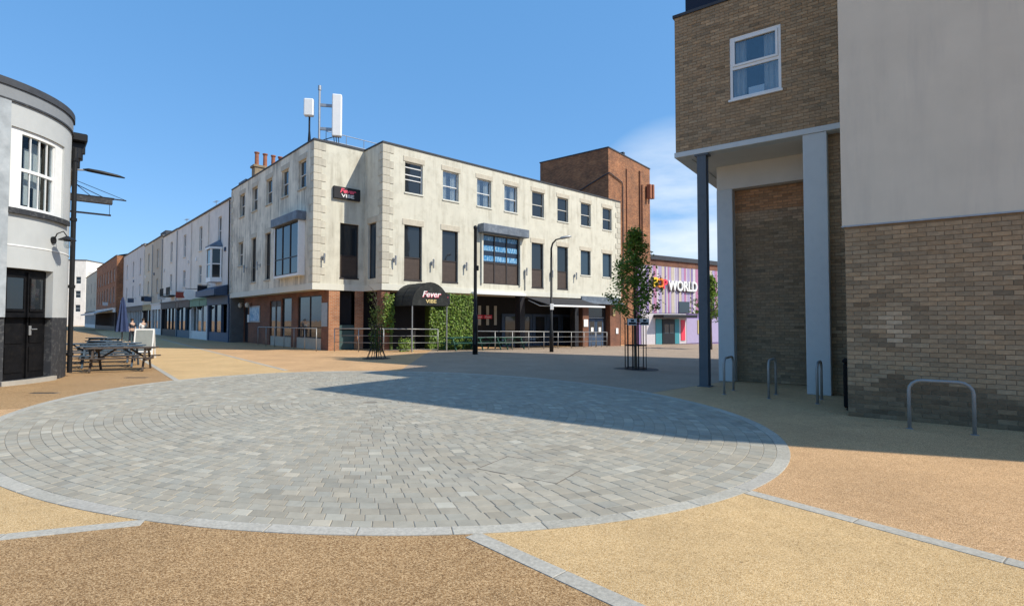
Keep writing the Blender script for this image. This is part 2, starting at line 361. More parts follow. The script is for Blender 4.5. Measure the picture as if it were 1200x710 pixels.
sheet('resin_panel', [(-9, 10), (-8.6, 14.2), K4a, K4b, ext(K4a, K4b, 12), (-128, 141), (-22, 13.9), (-19, 7)], .0032, 'resin_brown', 'brown resin gravel pavement under the blue picnic tables')
sheet('tarmac', [(-3.6, 16.6), (-4.6, 30.9), (10, 44.6), (12.3, 52), (70, 92), (90, 40), (9, 15.4), (5.4, 14.0), (2.5, 11.5), (-1, 14)], .0036, 'tarmac', 'grey paved forecourt before the white club')

def stone(mb, q, top, tone, ch=.005, tilt=0.0):
    c = sum((Vector(p) for p in q), Vector((0, 0))) / len(q)
    n = len(q); tx, ty = rnd.uniform(-tilt, tilt), rnd.uniform(-tilt, tilt)
    vs = []
    for p in q: vs.append((p[0], p[1], 0))
    for p in q: vs.append((p[0], p[1], top - ch * .8))
    for p in q:
        d = (Vector(p) - c); k = max(.5, 1 - ch * 1.4 / max(d.length, .02)); r = c + d * k
        vs.append((r.x, r.y, top + (r.x - c.x) * tx + (r.y - c.y) * ty))
    fs = [(i, (i + 1) % n, n + (i + 1) % n, n + i) for i in range(n)] + [(n + i, n + (i + 1) % n, 2 * n + (i + 1) % n, 2 * n + i) for i in range(n)] + [tuple(range(2 * n, 3 * n))]
    mb.add(vs, fs, tone)
def ellipse_params(inset, n):
    m = 720; ts = [2 * math.pi * i / m for i in range(m + 1)]; L_ = [0]
    for i in range(m): L_.append(L_[-1] + (ell(ts[i + 1], inset) - ell(ts[i], inset)).length)
    out = []; j = 0
    for k in range(n):
        d = L_[-1] * k / n
        while L_[j + 1] < d: j += 1
        out.append(ts[j] + (ts[j + 1] - ts[j]) * (d - L_[j]) / max(1e-9, L_[j + 1] - L_[j]))
    return out, L_[-1]
bed = MB(); bed.add([(*ell(2 * math.pi * k / 160, .02), .006) for k in range(160)], [tuple(range(160))])
oval = struct('oval_paving', bed, 'bedding', 'oval of small grey stone setts inside a pale granite ring')
KW = .15
ps, per = ellipse_params(0, 56); ps.append(ps[0] + 2 * math.pi)
for i in range(56):
    t0, t1 = ps[i] + .0006, ps[i + 1] - .0006
    q = [ell(t0 + (t1 - t0) * k / 6, 0) for k in range(7)] + [ell(t1 - (t1 - t0) * k / 6, KW) for k in range(7)]
    mb = MB(); g = rnd.uniform(.9, 1.08); stone(mb, q, .0115 + rnd.uniform(-.001, .001), (g, g, g * rnd.uniform(.98, 1.02)), .004)
    part('kerb_stone', mb, 'kerb', oval)
setts = []
inset = KW + .003; CW = .122; row = 0
while RB - inset > .2:
    cw = CW; mid = inset + cw / 2
    _, per = ellipse_params(mid, 4); n = max(5, int(per / .168)); ps, _ = ellipse_params(mid, n)
    off = rnd.random() * 2 * math.pi / n; ps = [p + off for p in ps]; ps.append(ps[0] + 2 * math.pi)
    for i in range(n):
        j = rnd.uniform(-.1, .1) * (ps[1] - ps[0]); gp = .0026 / max(.6, (per / (2 * math.pi)))
        t0, t1 = ps[i] + gp, ps[i + 1] - gp
        q = [ell(t0, inset + .0014), ell(t1, inset + .0014), ell(t1, inset + cw - .0014), ell(t0, inset + cw - .0014)]
        setts.append(q)
    inset += cw; row += 1
def sett_tone():
    u = rnd.random(); g = rnd.gauss(1, .06)
    if u < .06: g = rnd.uniform(1.15, 1.34)
    elif u < .12: g = rnd.uniform(.8, .9)
    w_ = rnd.uniform(-.025, .04); return (g * (1 + w_), g, g * (1 - w_))
def inview(p): return p.y > .5 and abs(p.x / p.y) < .96
order = sorted(range(len(setts)), key=lambda i: ((sum(setts[i], Vector((0, 0))) / 4).length + (0 if inview(sum(setts[i], Vector((0, 0))) / 4) else 99)))
rest = MB()
for k, i in enumerate(order):
    q = setts[i]
    # keep winding upward
    a = (q[1] - q[0]).cross(q[3] - q[0]) if hasattr(q[0], 'cross') else 1
    if a < 0: q = q[::-1]
    top = .0112 + rnd.gauss(0, .0011)
    if k < 300:
        mb = MB(); stone(mb, q, top, sett_tone(), .005, .012); part('sett', mb, 'sett', oval)
    else: stone(rest, q, top, sett_tone(), .005, .012)
o = part('setts', rest, 'sett', oval); o['kind'] = 'stuff'
def strip(a, b, label, wdt=.135, step=.9):
    a, b = Vector(a), Vector(b); d = (b - a); L_ = d.length; d.normalize(); nrm = Vector((-d.y, d.x)) * wdt / 2
    bm_ = MB(); bm_.add([(*(a + nrm * .9), .0055), (*(a - nrm * .9), .0055), (*(b - nrm * .9), .0055), (*(b + nrm * .9), .0055)], [(0, 1, 2, 3)])
    st = struct('granite_strip', bm_, 'bedding', label)
    x = 0
    while x < L_ - .05:
        x1 = min(L_, x + step * rnd.uniform(.95, 1.05)); mb = MB(); g = rnd.uniform(.9, 1.06)
        q = [a + d * (x + .003) - nrm, a + d * (x1 - .003) - nrm, a + d * (x1 - .003) + nrm, a + d * (x + .003) + nrm]
        stone(mb, q, .0085 + rnd.uniform(-.0008, .0008), (g, g, g), .004); part('kerb_stone', mb, 'kerb', st); x = x1
strip(ext(K1b, K1a, -.02), ext(K1b, K1a, 6), 'granite strip running off left between yellow and brown resin')
strip(ext(K2a, K2b, -.02), ext(K2a, K2b, 5), 'granite strip between brown resin and yellow resin')
strip(ext(K3a, K3b, -.02), ext(K3a, K3b, 4), 'granite strip between yellow resin and tan resin by the bike stand')
strip(K4a, ext(K4a, K4b, 2.6), 'granite strip between the picnic tables and the street')
strip(K5b, ext(K5b, K5a, 1.2), 'granite strip between yellow roadway and tan pavement')
# covers and drains
def drain(x0, x1, y, lab):
    mb = MB(); mb.box(x0, x1, y - .08, y + .08, .0, .008)
    d = tag(part('drain_channel', mb, 'iron_dusty'), lab, 'drain')
    n = int((x1 - x0) / .05)
    sl = MB()
    for k in range(n): sl.box(x0 + .02 + k * .05, x0 + .045 + k * .05, y - .06, y + .06, .0085, .0125)
    part('grating', sl, 'iron', d)
drain(-10.87, -10.27, 12.03, 'slotted iron drain in brown resin before the pub doors')
drain(-11.08, -10.44, 15.22, 'slotted iron drain in brown resin beside the picnic tables')
def cover(x, y, wd, dp, rz, lab, mat='iron_dusty'):
    t = thing('access_cover', lab, 'manhole cover', (x, y, 0), rz)
    fr = MB()
    for b_ in ((-wd, wd, -dp, -dp + .012), (-wd, wd, dp - .012, dp), (-wd, -wd + .012, -dp + .012, dp - .012), (wd - .012, wd, -dp + .012, dp - .012)): fr.box(b_[0], b_[1], b_[2], b_[3], .0, .0125)
    part('frame', fr, mat, t)
    ti = MB()
    nx, ny = max(2, round(2 * wd / .17)), max(2, round(2 * dp / .13))
    for i in range(nx):
        for j in range(ny):
            g = rnd.uniform(.9, 1.1); ti.cbox(-wd + .016 + i * (2 * wd - .03) / nx, -wd + .01 + (i + 1) * (2 * wd - .03) / nx, -dp + .016 + j * (2 * dp - .03) / ny, -dp + .01 + (j + 1) * (2 * dp - .03) / ny, .0, .0118, .003, (g, g, g))
    part('infill', ti, 'sett', t)
cover(-6.7, 10.5, .3, .24, .25, 'small recessed cover in sunlit setts on the pub side')
cover(.2, 5.9, .5, .32, -.57, 'wide recessed cover in sunlit setts beside the yellow panel')
cover(2.65, 12.24, .3, .22, -.2, 'recessed cover in the shaded setts')
cover(-4.42, 11.96, .13, .1, .1, 'tiny recessed cover in middle of the setts')

# ------------------------------------------------------------------ wall and window helpers
class Face:
    def __init__(s, parent, ox, oy, ang): s.p = parent; s.o = Vector((ox, oy)); s.a = ang; s.d = Vector((math.cos(ang), math.sin(ang))); s.n = Vector((-s.d.y, s.d.x))
    def pt(s, a, z, dep=0): q = s.o + s.d * a + s.n * dep; return (q.x, q.y, z)
    def loc(s, a, z, dep=0): return s.pt(a, z, dep)
    def wall(s, mb, a0, a1, z0, z1, holes=(), dep=.18, d0=0):
        xs = sorted({a0, a1, *[v for h in holes for v in h[:2]]}); zs = sorted({z0, z1, *[v for h in holes for v in h[2:4]]})
        for i in range(len(xs) - 1):
            for j in range(len(zs) - 1):
                cx, cz = (xs[i] + xs[i + 1]) / 2, (zs[j] + zs[j + 1]) / 2
                if any(h[0] < cx < h[1] and h[2] < cz < h[3] for h in holes): continue
                mb.add([s.pt(xs[i], zs[j], d0), s.pt(xs[i + 1], zs[j], d0), s.pt(xs[i + 1], zs[j + 1], d0), s.pt(xs[i], zs[j + 1], d0)], [(0, 1, 2, 3)])
        for h in holes:
            c = [(h[0], h[2]), (h[1], h[2]), (h[1], h[3]), (h[0], h[3])]
            for k in range(4):
                p, q = c[k], c[(k + 1) % 4]
                mb.add([s.pt(*p, d0), s.pt(*p, d0 + dep), s.pt(*q, d0 + dep), s.pt(*q, d0)], [(0, 1, 2, 3)])
    def fbox(s, mb, a0, a1, z0, z1, d0, d1, tone=None):
        M_ = Matrix.Translation((s.o.x, s.o.y, 0)) @ Matrix.Rotation(s.a, 4, 'Z'); mb.box(a0, a1, d0, d1, z0, z1, M_, tone)
    def part(s, name, mb_local, mat, a, z, dep=0, label=None, smooth=False):
        o = part(name, mb_local, mat, s.p, s.loc(a, z, dep), s.a, smooth)
        if label: o['label'] = label
        return o
WC = {}
def winmesh(w_, h_, style):
    """frame mesh, list of (pane mesh, material), list of extra (name, mesh)"""
    key = (round(w_, 2), round(h_, 2), style)
    if key in WC: return WC[key]
    fr = MB(); panes = []; b = .05
    def rect(x0, x1, z0, z1, d0=0, d1=.07, b=b):
        fr.box(x0, x0 + b, d0, d1, z0, z1); fr.box(x1 - b, x1, d0, d1, z0, z1)
        fr.box(x0 + b, x1 - b, d0 + .002, d1 - .002, z0, z0 + b); fr.box(x0 + b, x1 - b, d0 + .002, d1 - .002, z1 - b, z1)
    def pane(x0, x1, z0, z1, d=.04, mat='glass'):
        p = MB(); p.box(x0 + .01, x1 - .01, d, d + .008, z0 + .01, z1 - .01); panes.append((p.mesh('pane', mat), mat))
    fm = 'cream_frame'
    if style in ('sash', 'sash_w', 'sash_open', 'sash_curtain'):
        fm = 'white_frame' if style != 'sash' else 'cream_frame'
        gm = 'clear_glass' if style == 'sash_curtain' else 'glass'
        m_ = h_ * (.47 if style != 'sash_open' else .58)
        rect(0, w_, 0, h_); fr.box(b, w_ - b, .003, .067, m_, m_ + .05)
        if style == 'sash_open': fr.box(b, w_ - b, .003, .067, h_ * .42, h_ * .42 + .045); fr.box(b, w_ - b, .0, .06, h_ * .82, h_ * .82 + .05)
        pane(b, w_ - b, b, m_, .05, gm); pane(b, w_ - b, m_ + .05, h_ - b, .03, gm)
    elif style == 'tall':                # dark frame, glass above a brown panel
        fm = 'dark_frame'; m_ = h_ * .4
        rect(0, w_, 0, h_, b=.045); fr.box(.045, w_ - .045, .0, .072, m_, m_ + .06)
        pane(.045, w_ - .045, .045, m_, .03, 'brown_panel'); pane(.045, w_ - .045, m_ + .06, h_ - .045, .04)
    elif style == 'plain':
        fm = 'dark_frame'; rect(0, w_, 0, h_, b=.045); pane(.045, w_ - .045, .045, h_ - .045, .04, 'glass_blue')
    elif style.startswith('grid'):       # gridCxR
        fm = 'dark_frame'; c, r_ = map(int, style[4:].split('x')); rect(0, w_, 0, h_)
        for i in range(1, c): fr.box(w_ * i / c - .03, w_ * i / c + .03, .0, .072, b, h_ - b)
        zz = [b, h_ * .32, h_ - b] if r_ == 2 else [b, h_ - b]
        if r_ == 2: fr.box(b, w_ - b, .003, .068, h_ * .32, h_ * .32 + .05)
        for i in range(c):
            for j in range(len(zz) - 1): pane(max(b, w_ * i / c + .03), min(w_ - b, w_ * (i + 1) / c - .03), zz[j] + (.05 if j else 0), zz[j + 1], .04)
    WC[key] = (fr.mesh('window', fm), panes); return WC[key]
def window(face, a0, a1, z0, z1, style='sash', dep=.12, curtain=None):
    fm, panes = winmesh(a1 - a0, z1 - z0, style)
    o = put('window', fm, face.p, face.loc(a0, z0, dep), face.a)
    for pm, _ in panes: put('pane', pm, o)
    if style == 'sash_curtain':
        wd, h_ = a1 - a0, z1 - z0; c = MB()
        for (x0, x1) in ((.05, wd * .36), (wd * .62, wd - .05)):
            n = 8; vs = []
            for k in range(n + 1): x = x0 + (x1 - x0) * k / n; y = .14 + .03 * math.sin(k * 2.4); vs += [(x, y, .05), (x, y, h_ - .05)]
            c.add(vs, [(2 * k, 2 * k + 2, 2 * k + 3, 2 * k + 1) for k in range(n)])
        part('curtain', c, 'curtain', o); bk = MB(); bk.box(.0, wd, .4, .42, 0, h_); part('room', bk, 'dark_room', o)
    return o
def lintel(face, a0, a1, z, h_=.3, ov=.12, mat='lintel_stone'):
    mb = MB(); mb.cbox(0, a1 - a0 + 2 * ov, -.025, .05, 0, h_, .012); face.part('lintel', mb, mat, a0 - ov, z, 0)
def sill(face, a0, a1, z, ov=.06, mat='lintel_stone', out=.07):
    mb = MB(); mb.cbox(0, a1 - a0 + 2 * ov, -out, .11, -.09, 0, .012); face.part('sill', mb, mat, a0 - ov, z, 0)

# ------------------------------------------------------------------ the white club building
ANG = math.atan2(T.y, T.x)
club = thing('club_building', 'long three storey cream rendered club with stone quoins and barrel entrance canopy', 'building', (VC.x, VC.y, 0), ANG)
FR = Face(club, 0, 0, 0); FAB = Face(club, -2.93, 2.1, 0); FBC = Face(club, 0, 2.1, -math.pi / 2)
SL = 15.2; FST = Face(club, -2.93, 2.1 + SL, -math.pi / 2); FEND = Face(club, 21.65, 0, math.pi / 2)
ZT, ZB = 11.3, 3.3
fr_wins = []
tops = [1.38, 3.96, 6.57, 8.87, 11.45, 14.03, 16.66, 19.32]
styles = ['sash_open', 'sash_curtain', 'sash_curtain', 'sash_curtain', 'sash', 'sash', 'sash', 'sash']
for a, st in zip(tops, styles): fr_wins.append((a, a + 1.18, 8.82, 10.56, st))
for a in (1.36, 3.93, 11.4, 14.0): fr_wins.append((a, a + 1.17, 3.92, 6.98, 'tall'))
for a in (16.62, 19.29): fr_wins.append((a, a + 1.18, 5.06, 6.92, 'plain'))
BAY = (7.0, 10.2, 3.95, 7.1)
mb = MB(); FR.wall(mb, 0, 21.65, ZB, ZT, [h[:4] for h in fr_wins] + [BAY])
FAB.wall(mb, 0, 2.93, ZB, ZT, [(1.5, 2.62, 4.0, 7.02)]); FBC.wall(mb, 0, 2.1, ZB, ZT, [(.5, 1.4, 3.95, 7.05)])
FEND.wall(mb, 0, 17.3, -.7, ZT)
mb.add([FR.pt(0, ZB), FR.pt(21.65, ZB), FR.pt(21.65, ZB, 17.3), (-2.93, 17.3, ZB), (-2.93, 2.1, ZB), (0, 2.1, ZB)], [(0, 1, 2, 3, 4, 5)])
part('wall', mb, 'white_render', club)
mb = MB(); mb.add([(0, 0, ZT - .15), (21.65, 0, ZT - .15), (21.65, 17.3, ZT - .15), (-2.93, 17.3, ZT - .15), (-2.93, 2.1, ZT - .15), (0, 2.1, ZT - .15)], [(0, 1, 2, 3, 4, 5)])
mb.box(-2.93, 21.65, 17.1, 17.3, -.7, ZT)
part('roof', mb, 'roof_felt', club)
mb = MB()
FR.fbox(mb, -.04, 21.69, ZT, ZT + .09, -.05, .2); FEND.fbox(mb, .2, 17.3, ZT, ZT + .09, -.04, .2); FBC.fbox(mb, -.04, 2.05, ZT, ZT + .088, -.04, .2)
FAB.fbox(mb, -.04, 2.9, ZT, ZT + .091, -.05, .2); FST.fbox(mb, 0, SL - .2, ZT, ZT + .087, -.04, .2)
part('coping', mb, 'coping', club)
for h in fr_wins:
    window(FR, *h)
    lintel(FR, h[0], h[1], h[3] + .003, .3 if h[4] != 'tall' else .34)
    if 'sash' in h[4] or h[4] == 'plain': sill(FR, h[0], h[1], h[2], .04, 'band_paint', .05)
    else: sill(FR, h[0], h[1], h[2], .02, 'dark_frame', .02)
window(FAB, 1.5, 2.62, 4.0, 7.02, 'tall'); sill(FAB, 1.5, 2.62, 4.0, .02, 'dark_frame', .02)
window(FBC, .5, 1.4, 3.95, 7.05, 'plain'); lintel(FBC, .5, 1.4, 7.053, .34)
# shop-print bay window with lead hood
bayw = MB(); W_, H_ = BAY[1] - BAY[0], BAY[3] - BAY[2]
for x in (0, W_ / 3 - .04, 2 * W_ / 3 - .04, W_ - .08): bayw.box(x, x + .08, 0, .1, 0, H_)
for z in (0, H_ * .42, H_ - .08): bayw.box(.08, W_ - .08, .004, .096, z, z + .07)
bw = FR.part('window', bayw, 'dark_frame', BAY[0], BAY[2], .05)
for i in range(3):
    x0, x1 = .08 if i == 0 else W_ * i / 3 + .04, W_ * (i + 1) / 3 - .04 if i < 2 else W_ - .08
    p = MB(); p.box(x0, x1, .05, .058, H_ * .42 + .07, H_ - .08); part('printed_pane', p, 'blue_print', bw)
    p = MB(); p.box(x0, x1, .04, .048, .07, H_ * .42); part('panel', p, 'brown_panel', bw)
mb = MB(); mb.cbox(-.35, W_ + .45, -.55, .05, 0, .55, .03); FR.part('window_hood', mb, 'lead', BAY[0], BAY[3] + .03, 0)
for x in (-.12, W_ + .002): mb = MB(); mb.box(x, x + .118, -.12, .05, 0, H_ + .02); FR.part('window_jamb', mb, 'band_paint', BAY[0], BAY[2], 0)
# street side
mb = MB(); st_w = [(SL - b_, SL - a_, 8.97, 10.56, 'sash') for a_, b_ in ((1.05, 2.15), (3.7, 4.8), (6.45, 7.55), (9.25, 10.35), (12.0, 13.1))]
st_w += [(SL - 7.6, SL - 6.6, 4.2, 7.14, 'grid1x2'), (SL - 10.4, SL - 9.4, 4.2, 7.14, 'grid1x2'), (SL - 13.3, SL - 12.25, 5.5, 7.16, 'sash')]
FST.wall(mb, 0, SL, ZB, ZT, [h[:4] for h in st_w]); part('street_wall', mb, 'street_render', club, label='rain streaked grey street wall of the club')
for h in st_w:
    window(FST, *h); lintel(FST, h[0], h[1], h[3] + .003, .32); sill(FST, h[0], h[1], h[2], .05)
# oriel
o0, o1, oq = SL - 4.9, SL - 1.1, .36
orl = MB(); orl.box(0, o1 - o0, -oq, -.002, 0, .12); orl.box(0, .1, -oq, -.002, .12, 3.0); orl.box(o1 - o0 - .1, o1 - o0, -oq, -.002, .12, 3.0)
orp = FST.part('oriel', orl, 'white_frame', o0, 4.1, 0)
ow = Face(club, 0, 0, 0)
fm, panes = winmesh(o1 - o0 - .2, 2.88, 'grid3x2'); ww = put('oriel_window', fm, orp, (.1, -oq + .02, .12))
for pm, _ in panes: put('pane', pm, ww) if False else put('pane', pm, orp, (.1, -oq + .02, .12))
mb = MB(); mb.cbox(-.12, o1 - o0 + .15, -oq - .18, -.002, 3.0, 3.5, .03); part('oriel_hood', mb, 'lead', orp)
# floor band
mb = MB()
FR.fbox(mb, -.03, 21.66, ZB - .02, 3.62, -.035, .1); FBC.fbox(mb, -.0, 2.06, ZB - .021, 3.618, -.03, .1); FAB.fbox(mb, -.03, 2.9, ZB - .02, 3.622, -.035, .1)
FST.fbox(mb, 0, SL - .1, ZB - .022, 3.616, -.03, .1)
part('floor_band', mb, 'band_paint', club)
# quoins (each stone a part)
def quoins(cx, cy, sx, sy, z0, z1, wall_dirs):
    """cx,cy corner; sx,sy sign of the two wall directions away from the corner (x-run and y-run)"""
    z = z0; k = 0
    while z < z1 - .2:
        h_ = min(.42, z1 - z - .01); la, lb = (.66, .34) if k % 2 else (.42, .52)
        mb = MB(); g = rnd.uniform(.8, 1.08)
        x0, x1 = sorted((-sx * .028, sx * la)); y0, y1 = sorted((-sy * .028, sy * .1)); mb.cbox(x0, x1, y0, y1, .006, h_ - .006, .012, (g, g, g))
        x0, x1 = sorted((-sx * .027, sx * .1)); y0, y1 = sorted((sy * .1, sy * lb)); mb.cbox(x0, x1, y0, y1, .006, h_ - .006, .012, (g, g, g))
        part('quoin', mb, 'quoin_stone', club, (cx, cy, z)); z += h_; k += 1
quoins(0, 0, 1, 1, 3.66, ZT, None); quoins(-2.93, 2.1, 1, 1, 3.66, ZT, None); quoins(21.65, 0, -1, 1, 3.66, ZT, None)
quoins(-2.93, 2.1 + SL, 1, -1, 3.66, ZT, None)
# wall spotlights
def spot(face, a, z):
    mb = MB(); mb.cbox(-.06, .06, -.03, 0, -.12, .12, .01); mb.box(-.02, .02, -.16, -.03, -.02, .02)
    mb.tube([(0, -.19, -.02), (0, -.19, .22)], .055, 10); mb.tube([(0, -.19, -.3), (0, -.19, -.04)], .045, 8); face.part('spotlight', mb, 'galv', a, z)
for a in (.72, 3.2, 5.62, 10.75, 13.3, 15.9): spot(FR, a, 4.95)
spot(FAB, .55, 5.0); spot(FST, SL - 11.3, 5.2); spot(FST, SL - 8.5, 5.2)
mb = MB(); mb.tube([(10.72, -.05, 3.65), (10.72, -.05, 4.9)], .03, 6); part('conduit', mb, 'galv', club)
# ground floor, street side (set back .9)
GS = Face(club, -2.93 + .9, 2.1 + SL, -math.pi / 2)
gh = [(SL - 4.4, SL - .95, .62, 3.05), (SL - 7.06, SL - 5.4, .62, 3.05), (SL - 9.3, SL - 7.25, 0.02, 2.9), (.3, 1.3, .02, 2.6)]
mb = MB(); GS.wall(mb, 0, SL, -.1, ZB, gh, .12)
part('ground_floor_wall', mb, 'dark_red_brick', club)  # darker copy of the pier brick; overhang shade put into its colour
for ox, w0, w1 in ((-2.03, 0, .62), (-2.93, 2.4, 2.93)): mb = MB(); Face(club, ox, 2.1, 0).wall(mb, w0, w1, -.1, ZB); part('corner_pier', mb, 'pier_brick', club)
mb = MB(); GS.fbox(mb, SL - 4.4, SL - .95, .0, .62, -.03, .08); GS.fbox(mb, SL - 9.0, SL - 5.4, .0, .6, -.031, .08); part('stall_riser', mb, 'ivory_panel', club)
window(GS, SL - 4.4, SL - .95, .62, 3.05, 'grid2x1', .05); window(GS, SL - 7.06, SL - 5.4, .62, 3.05, 'grid1x1', .05)
def cdrape(face, a0, a1, z0, z1):
    n = 26; c = MB(); vs = []
    for k in range(n + 1): x = (a1 - a0) * k / n; y = .04 * math.sin(k * 1.9); vs += [(x, y, 0), (x, y, z1 - z0)]
    c.add(vs, [(2 * k, 2 * k + 2, 2 * k + 3, 2 * k + 1) for k in range(n)]); face.part('curtain', c, 'curtain', a0, z0, .35)
mb = MB(); mb.box(0, 2.05, .02, .07, 0, 2.88); mb.box(.95, 1.1, -.01, .09, 0, 2.88); d = GS.part('door', mb, 'dark_frame', SL - 9.3, .02, .06)
for x in (.15, 1.2): p = MB(); p.box(x, x + .7, .012, .018, .3, 2.5); part('pane', p, 'glass', d)
mb = MB(); mb.box(0, 1.0, .02, .07, 0, 2.58); d = GS.part('door', mb, 'shop_black', .3, .02, .06)
mb = MB(); mb.box(0, 2.3, -.05, -.003, 0, 1.15); d = GS.part('poster_frame', mb, 'galv', SL - 13.5, 1.5, 0); p = MB(); p.box(.12, 2.18, -.06, -.052, .1, 1.05); part('poster', p, 'blue_poster', d)
mb = MB(); mb.box(0, .4, -.04, -.003, 0, .55); GS.part('notice', mb, 'letter_white', SL - 14.0, 1.5, 0)
mb = MB(); mb.box(0, .75, -.04, -.003, 0, 1.3); GS.part('notice', mb, 'galv', SL - .85, 1.3, 0)
for a in (.2, 1.9):
    mb = MB(); mb.lathe([(.02, -.2), (.12, -.15), (.16, 0), (.12, .13), (.03, .18)], 12, (0, -.25)); mb.box(-.02, .02, -.25, 0, .14, .18); GS.part('globe_lamp', mb, 'cream_frame', a, 2.75, 0, smooth=True)
# between corner pier and return: dark opening with teal panel
GAB = Face(club, -2.93, 2.1, 0)
mb = MB(); mb.box(1.52, 2.4, .3, .34, 0, ZB); part('opening', mb.__class__().box(-1.41, -.53, 2.5, 2.54, 0, ZB), 'dark_room', club)
mb = MB(); mb.box(0, .88, 0, .05, 0, 1.05); mb.box(0, .88, .01, .04, 1.1, 1.35); GAB.part('panel', mb, 'teal_panel', 1.52, .02, .06)
# ground floor, long side: terrace shade put into a near-black back wall, piers before it
DEPF = 2.6
GR = Face(club, 0, DEPF, 0)
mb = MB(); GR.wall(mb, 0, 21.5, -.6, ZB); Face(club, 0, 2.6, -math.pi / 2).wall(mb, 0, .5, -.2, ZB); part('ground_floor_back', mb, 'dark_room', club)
for a, w_, zb, dd, mt in ((0, .5, 0, .55, 'dark_red_brick'), (10.35, .45, -.5, .55, 'shop_black'), (16.0, .4, -.5, .55, 'shop_black'), (16.9, .7, -.6, .6, 'dark_red_brick'), (20.3, 1.35, -.6, .6, 'dark_red_brick')):  # black piers carry the shade around the awning in their colour
    mb = MB(); FR.fbox(mb, a, a + w_, zb, ZB, .05, dd); part('pier', mb, mt, club)
for i in range(6):
    a = 6.6 + i * .72; mb = MB(); mb.box(0, .24, 0, .03, 0, 1.35); GR.part('banner', mb, 'ivory_panel', a, 1.3, -.06)
for i, a in enumerate((6.55, 7.45, 8.35, 9.2)):
    mb = MB(); mb.box(0, .75, 0, .03, 0, .25); b_ = GR.part('board', mb, 'letter_red', a, 1.75, -.12)
    text('Fever', .2, 'letter_white', b_, (.375, -.012, .125), 0, shear=.25, sx=1.2)
for i in range(5):
    mb = MB(); mb.box(0, 1.5, 0, .05, 0, 2.4); GR.part('door', mb, 'shop_blue', 10.9 + i * 1.55, -.3, -.1)
    mb = MB(); mb.box(0, .95, 0, .02, 0, 1.9); GR.part('window', mb, 'glass', 11.2 + i * 1.55, 0, -.13)
# double door at the end of the front
DD = Face(club, 0, .5, 0)
mb = MB(); mb.box(17.6, 20.3, 0, .06, -.6, ZB); DD.part('door_surround', mb, 'shop_black', 0, 0)
for a in (18.05, 19.0):
    mb = MB(); mb.box(0, .9, -.05, -.002, 0, 2.15); d = DD.part('door', mb, 'shop_blue', a, -.42)
    p = MB(); p.box(.15, .75, -.06, -.052, .9, 2.0); part('pane', p, 'glass', d); p = MB(); p.box(.3, .6, -.072, -.062, 1.15, 1.5); part('notice', p, 'letter_white', d)
mb = MB(); mb.box(0, 1.9, -.04, -.002, 0, .75); DD.part('transom', mb, 'glass', 18.03, 1.9)
mb = MB(); mb.box(0, 2.0, -.06, -.002, 0, .06); DD.part('transom_bar', mb, 'galv', 18.0, 1.8)
mb = MB(); mb.cbox(0, 4.6, -.7, .05, 0, .16, .02); mb.box(0, 4.6, -.12, .03, .162, .6); FR.part('door_canopy', mb, 'lead', 16.6, 2.85, 0)
for (a, z, w_, h_, m_) in ((16.95, 1.15, .5, .55, 'letter_white'), (20.6, 2.0, .28, .55, 'gold'), (21.0, .55, .3, .45, 'letter_white')):
    mb = MB(); mb.box(0, w_, -.03, 0, 0, h_); FR.part('notice', mb, m_, a, z, .02)
# barrel canopy at the entrance
can = MB(); n = 14; RC = 1.17; a_c = .65 + RC; zc = 2.42; q = 1.95
arc = [(a_c + RC * math.cos(math.pi * k / n), zc + RC * 1.06 * math.sin(math.pi * k / n)) for k in range(n + 1)]
vs = [(a, -q, z) for a, z in arc] + [(a, -.04, z) for a, z in arc]
can.add(vs, [(k, n + 1 + k, n + 2 + k, k + 1) for k in range(n)])
barrel = part('canopy', can, 'canvas_black', club)
f = MB(); f.add([(a, -q - .01, z) for a, z in arc], [tuple(range(n, -1, -1))]); part('canopy_front', f, 'canvas_black', barrel)
ribs = MB()
for k in range(0, n + 1, 2): ribs.tube([(arc[k][0] * .997 + a_c * .003, -q, arc[k][1] - .01), (arc[k][0] * .997 + a_c * .003, -.05, arc[k][1] - .01)], .016, 5)
for yy in (-q, -q / 2): ribs.tube([(a, yy, z) for a, z in arc], .018, 5)
part('canopy_rib', ribs, 'black_metal', barrel)
text('Fever', .44, 'pink', barrel, (a_c + .02, -q - .022, zc + .58), 0, shear=.28, bold=.016, sx=1.15)
text('Fever', .44, 'letter_white', barrel, (a_c, -q - .034, zc + .6), 0, shear=.28, bold=.004, sx=1.15)
text('VIBE', .26, 'gold', barrel, (a_c + .02, -q - .022, zc + .22), 0, sx=1.35, bold=.006)
for a in (.72, 2.92):
    mb = MB(); mb.tube([(a, -q + .06, 0), (a, -q + .06, zc)], .035, 8); part('canopy_post', mb, 'steel', barrel)
mb = MB(); mb.box(.95, 2.45, .5, .55, 0, 2.9); part('entrance_door', mb, 'dark_room', club)  # near-black: the dark of the covered entrance is put into its colour
# small sign beyond the canopy
mb = MB(); mb.box(0, .75, -.06, -.01, 0, .62); sg = FR.part('sign_board', mb, 'shop_black', 3.35, 2.55, -.5)
text('Fever', .2, 'pink', sg, (.375, -.075, .4), 0, shear=.25, bold=.004); text('VIBE', .15, 'letter_white', sg, (.375, -.075, .18), 0, sx=1.2)
# sign on the short face
mb = MB(); mb.cbox(0, 1.56, -.16, -.01, 0, .66, .015); sg = FAB.part('sign_board', mb, 'shop_black', 1.05, 8.33)
text('Fever', .34, 'pink', sg, (.78, -.175, .44), 0, shear=.28, bold=.012, sx=1.15); text('VIBE', .26, 'letter_white', sg, (.8, -.175, .17), 0, sx=1.5, bold=.004)
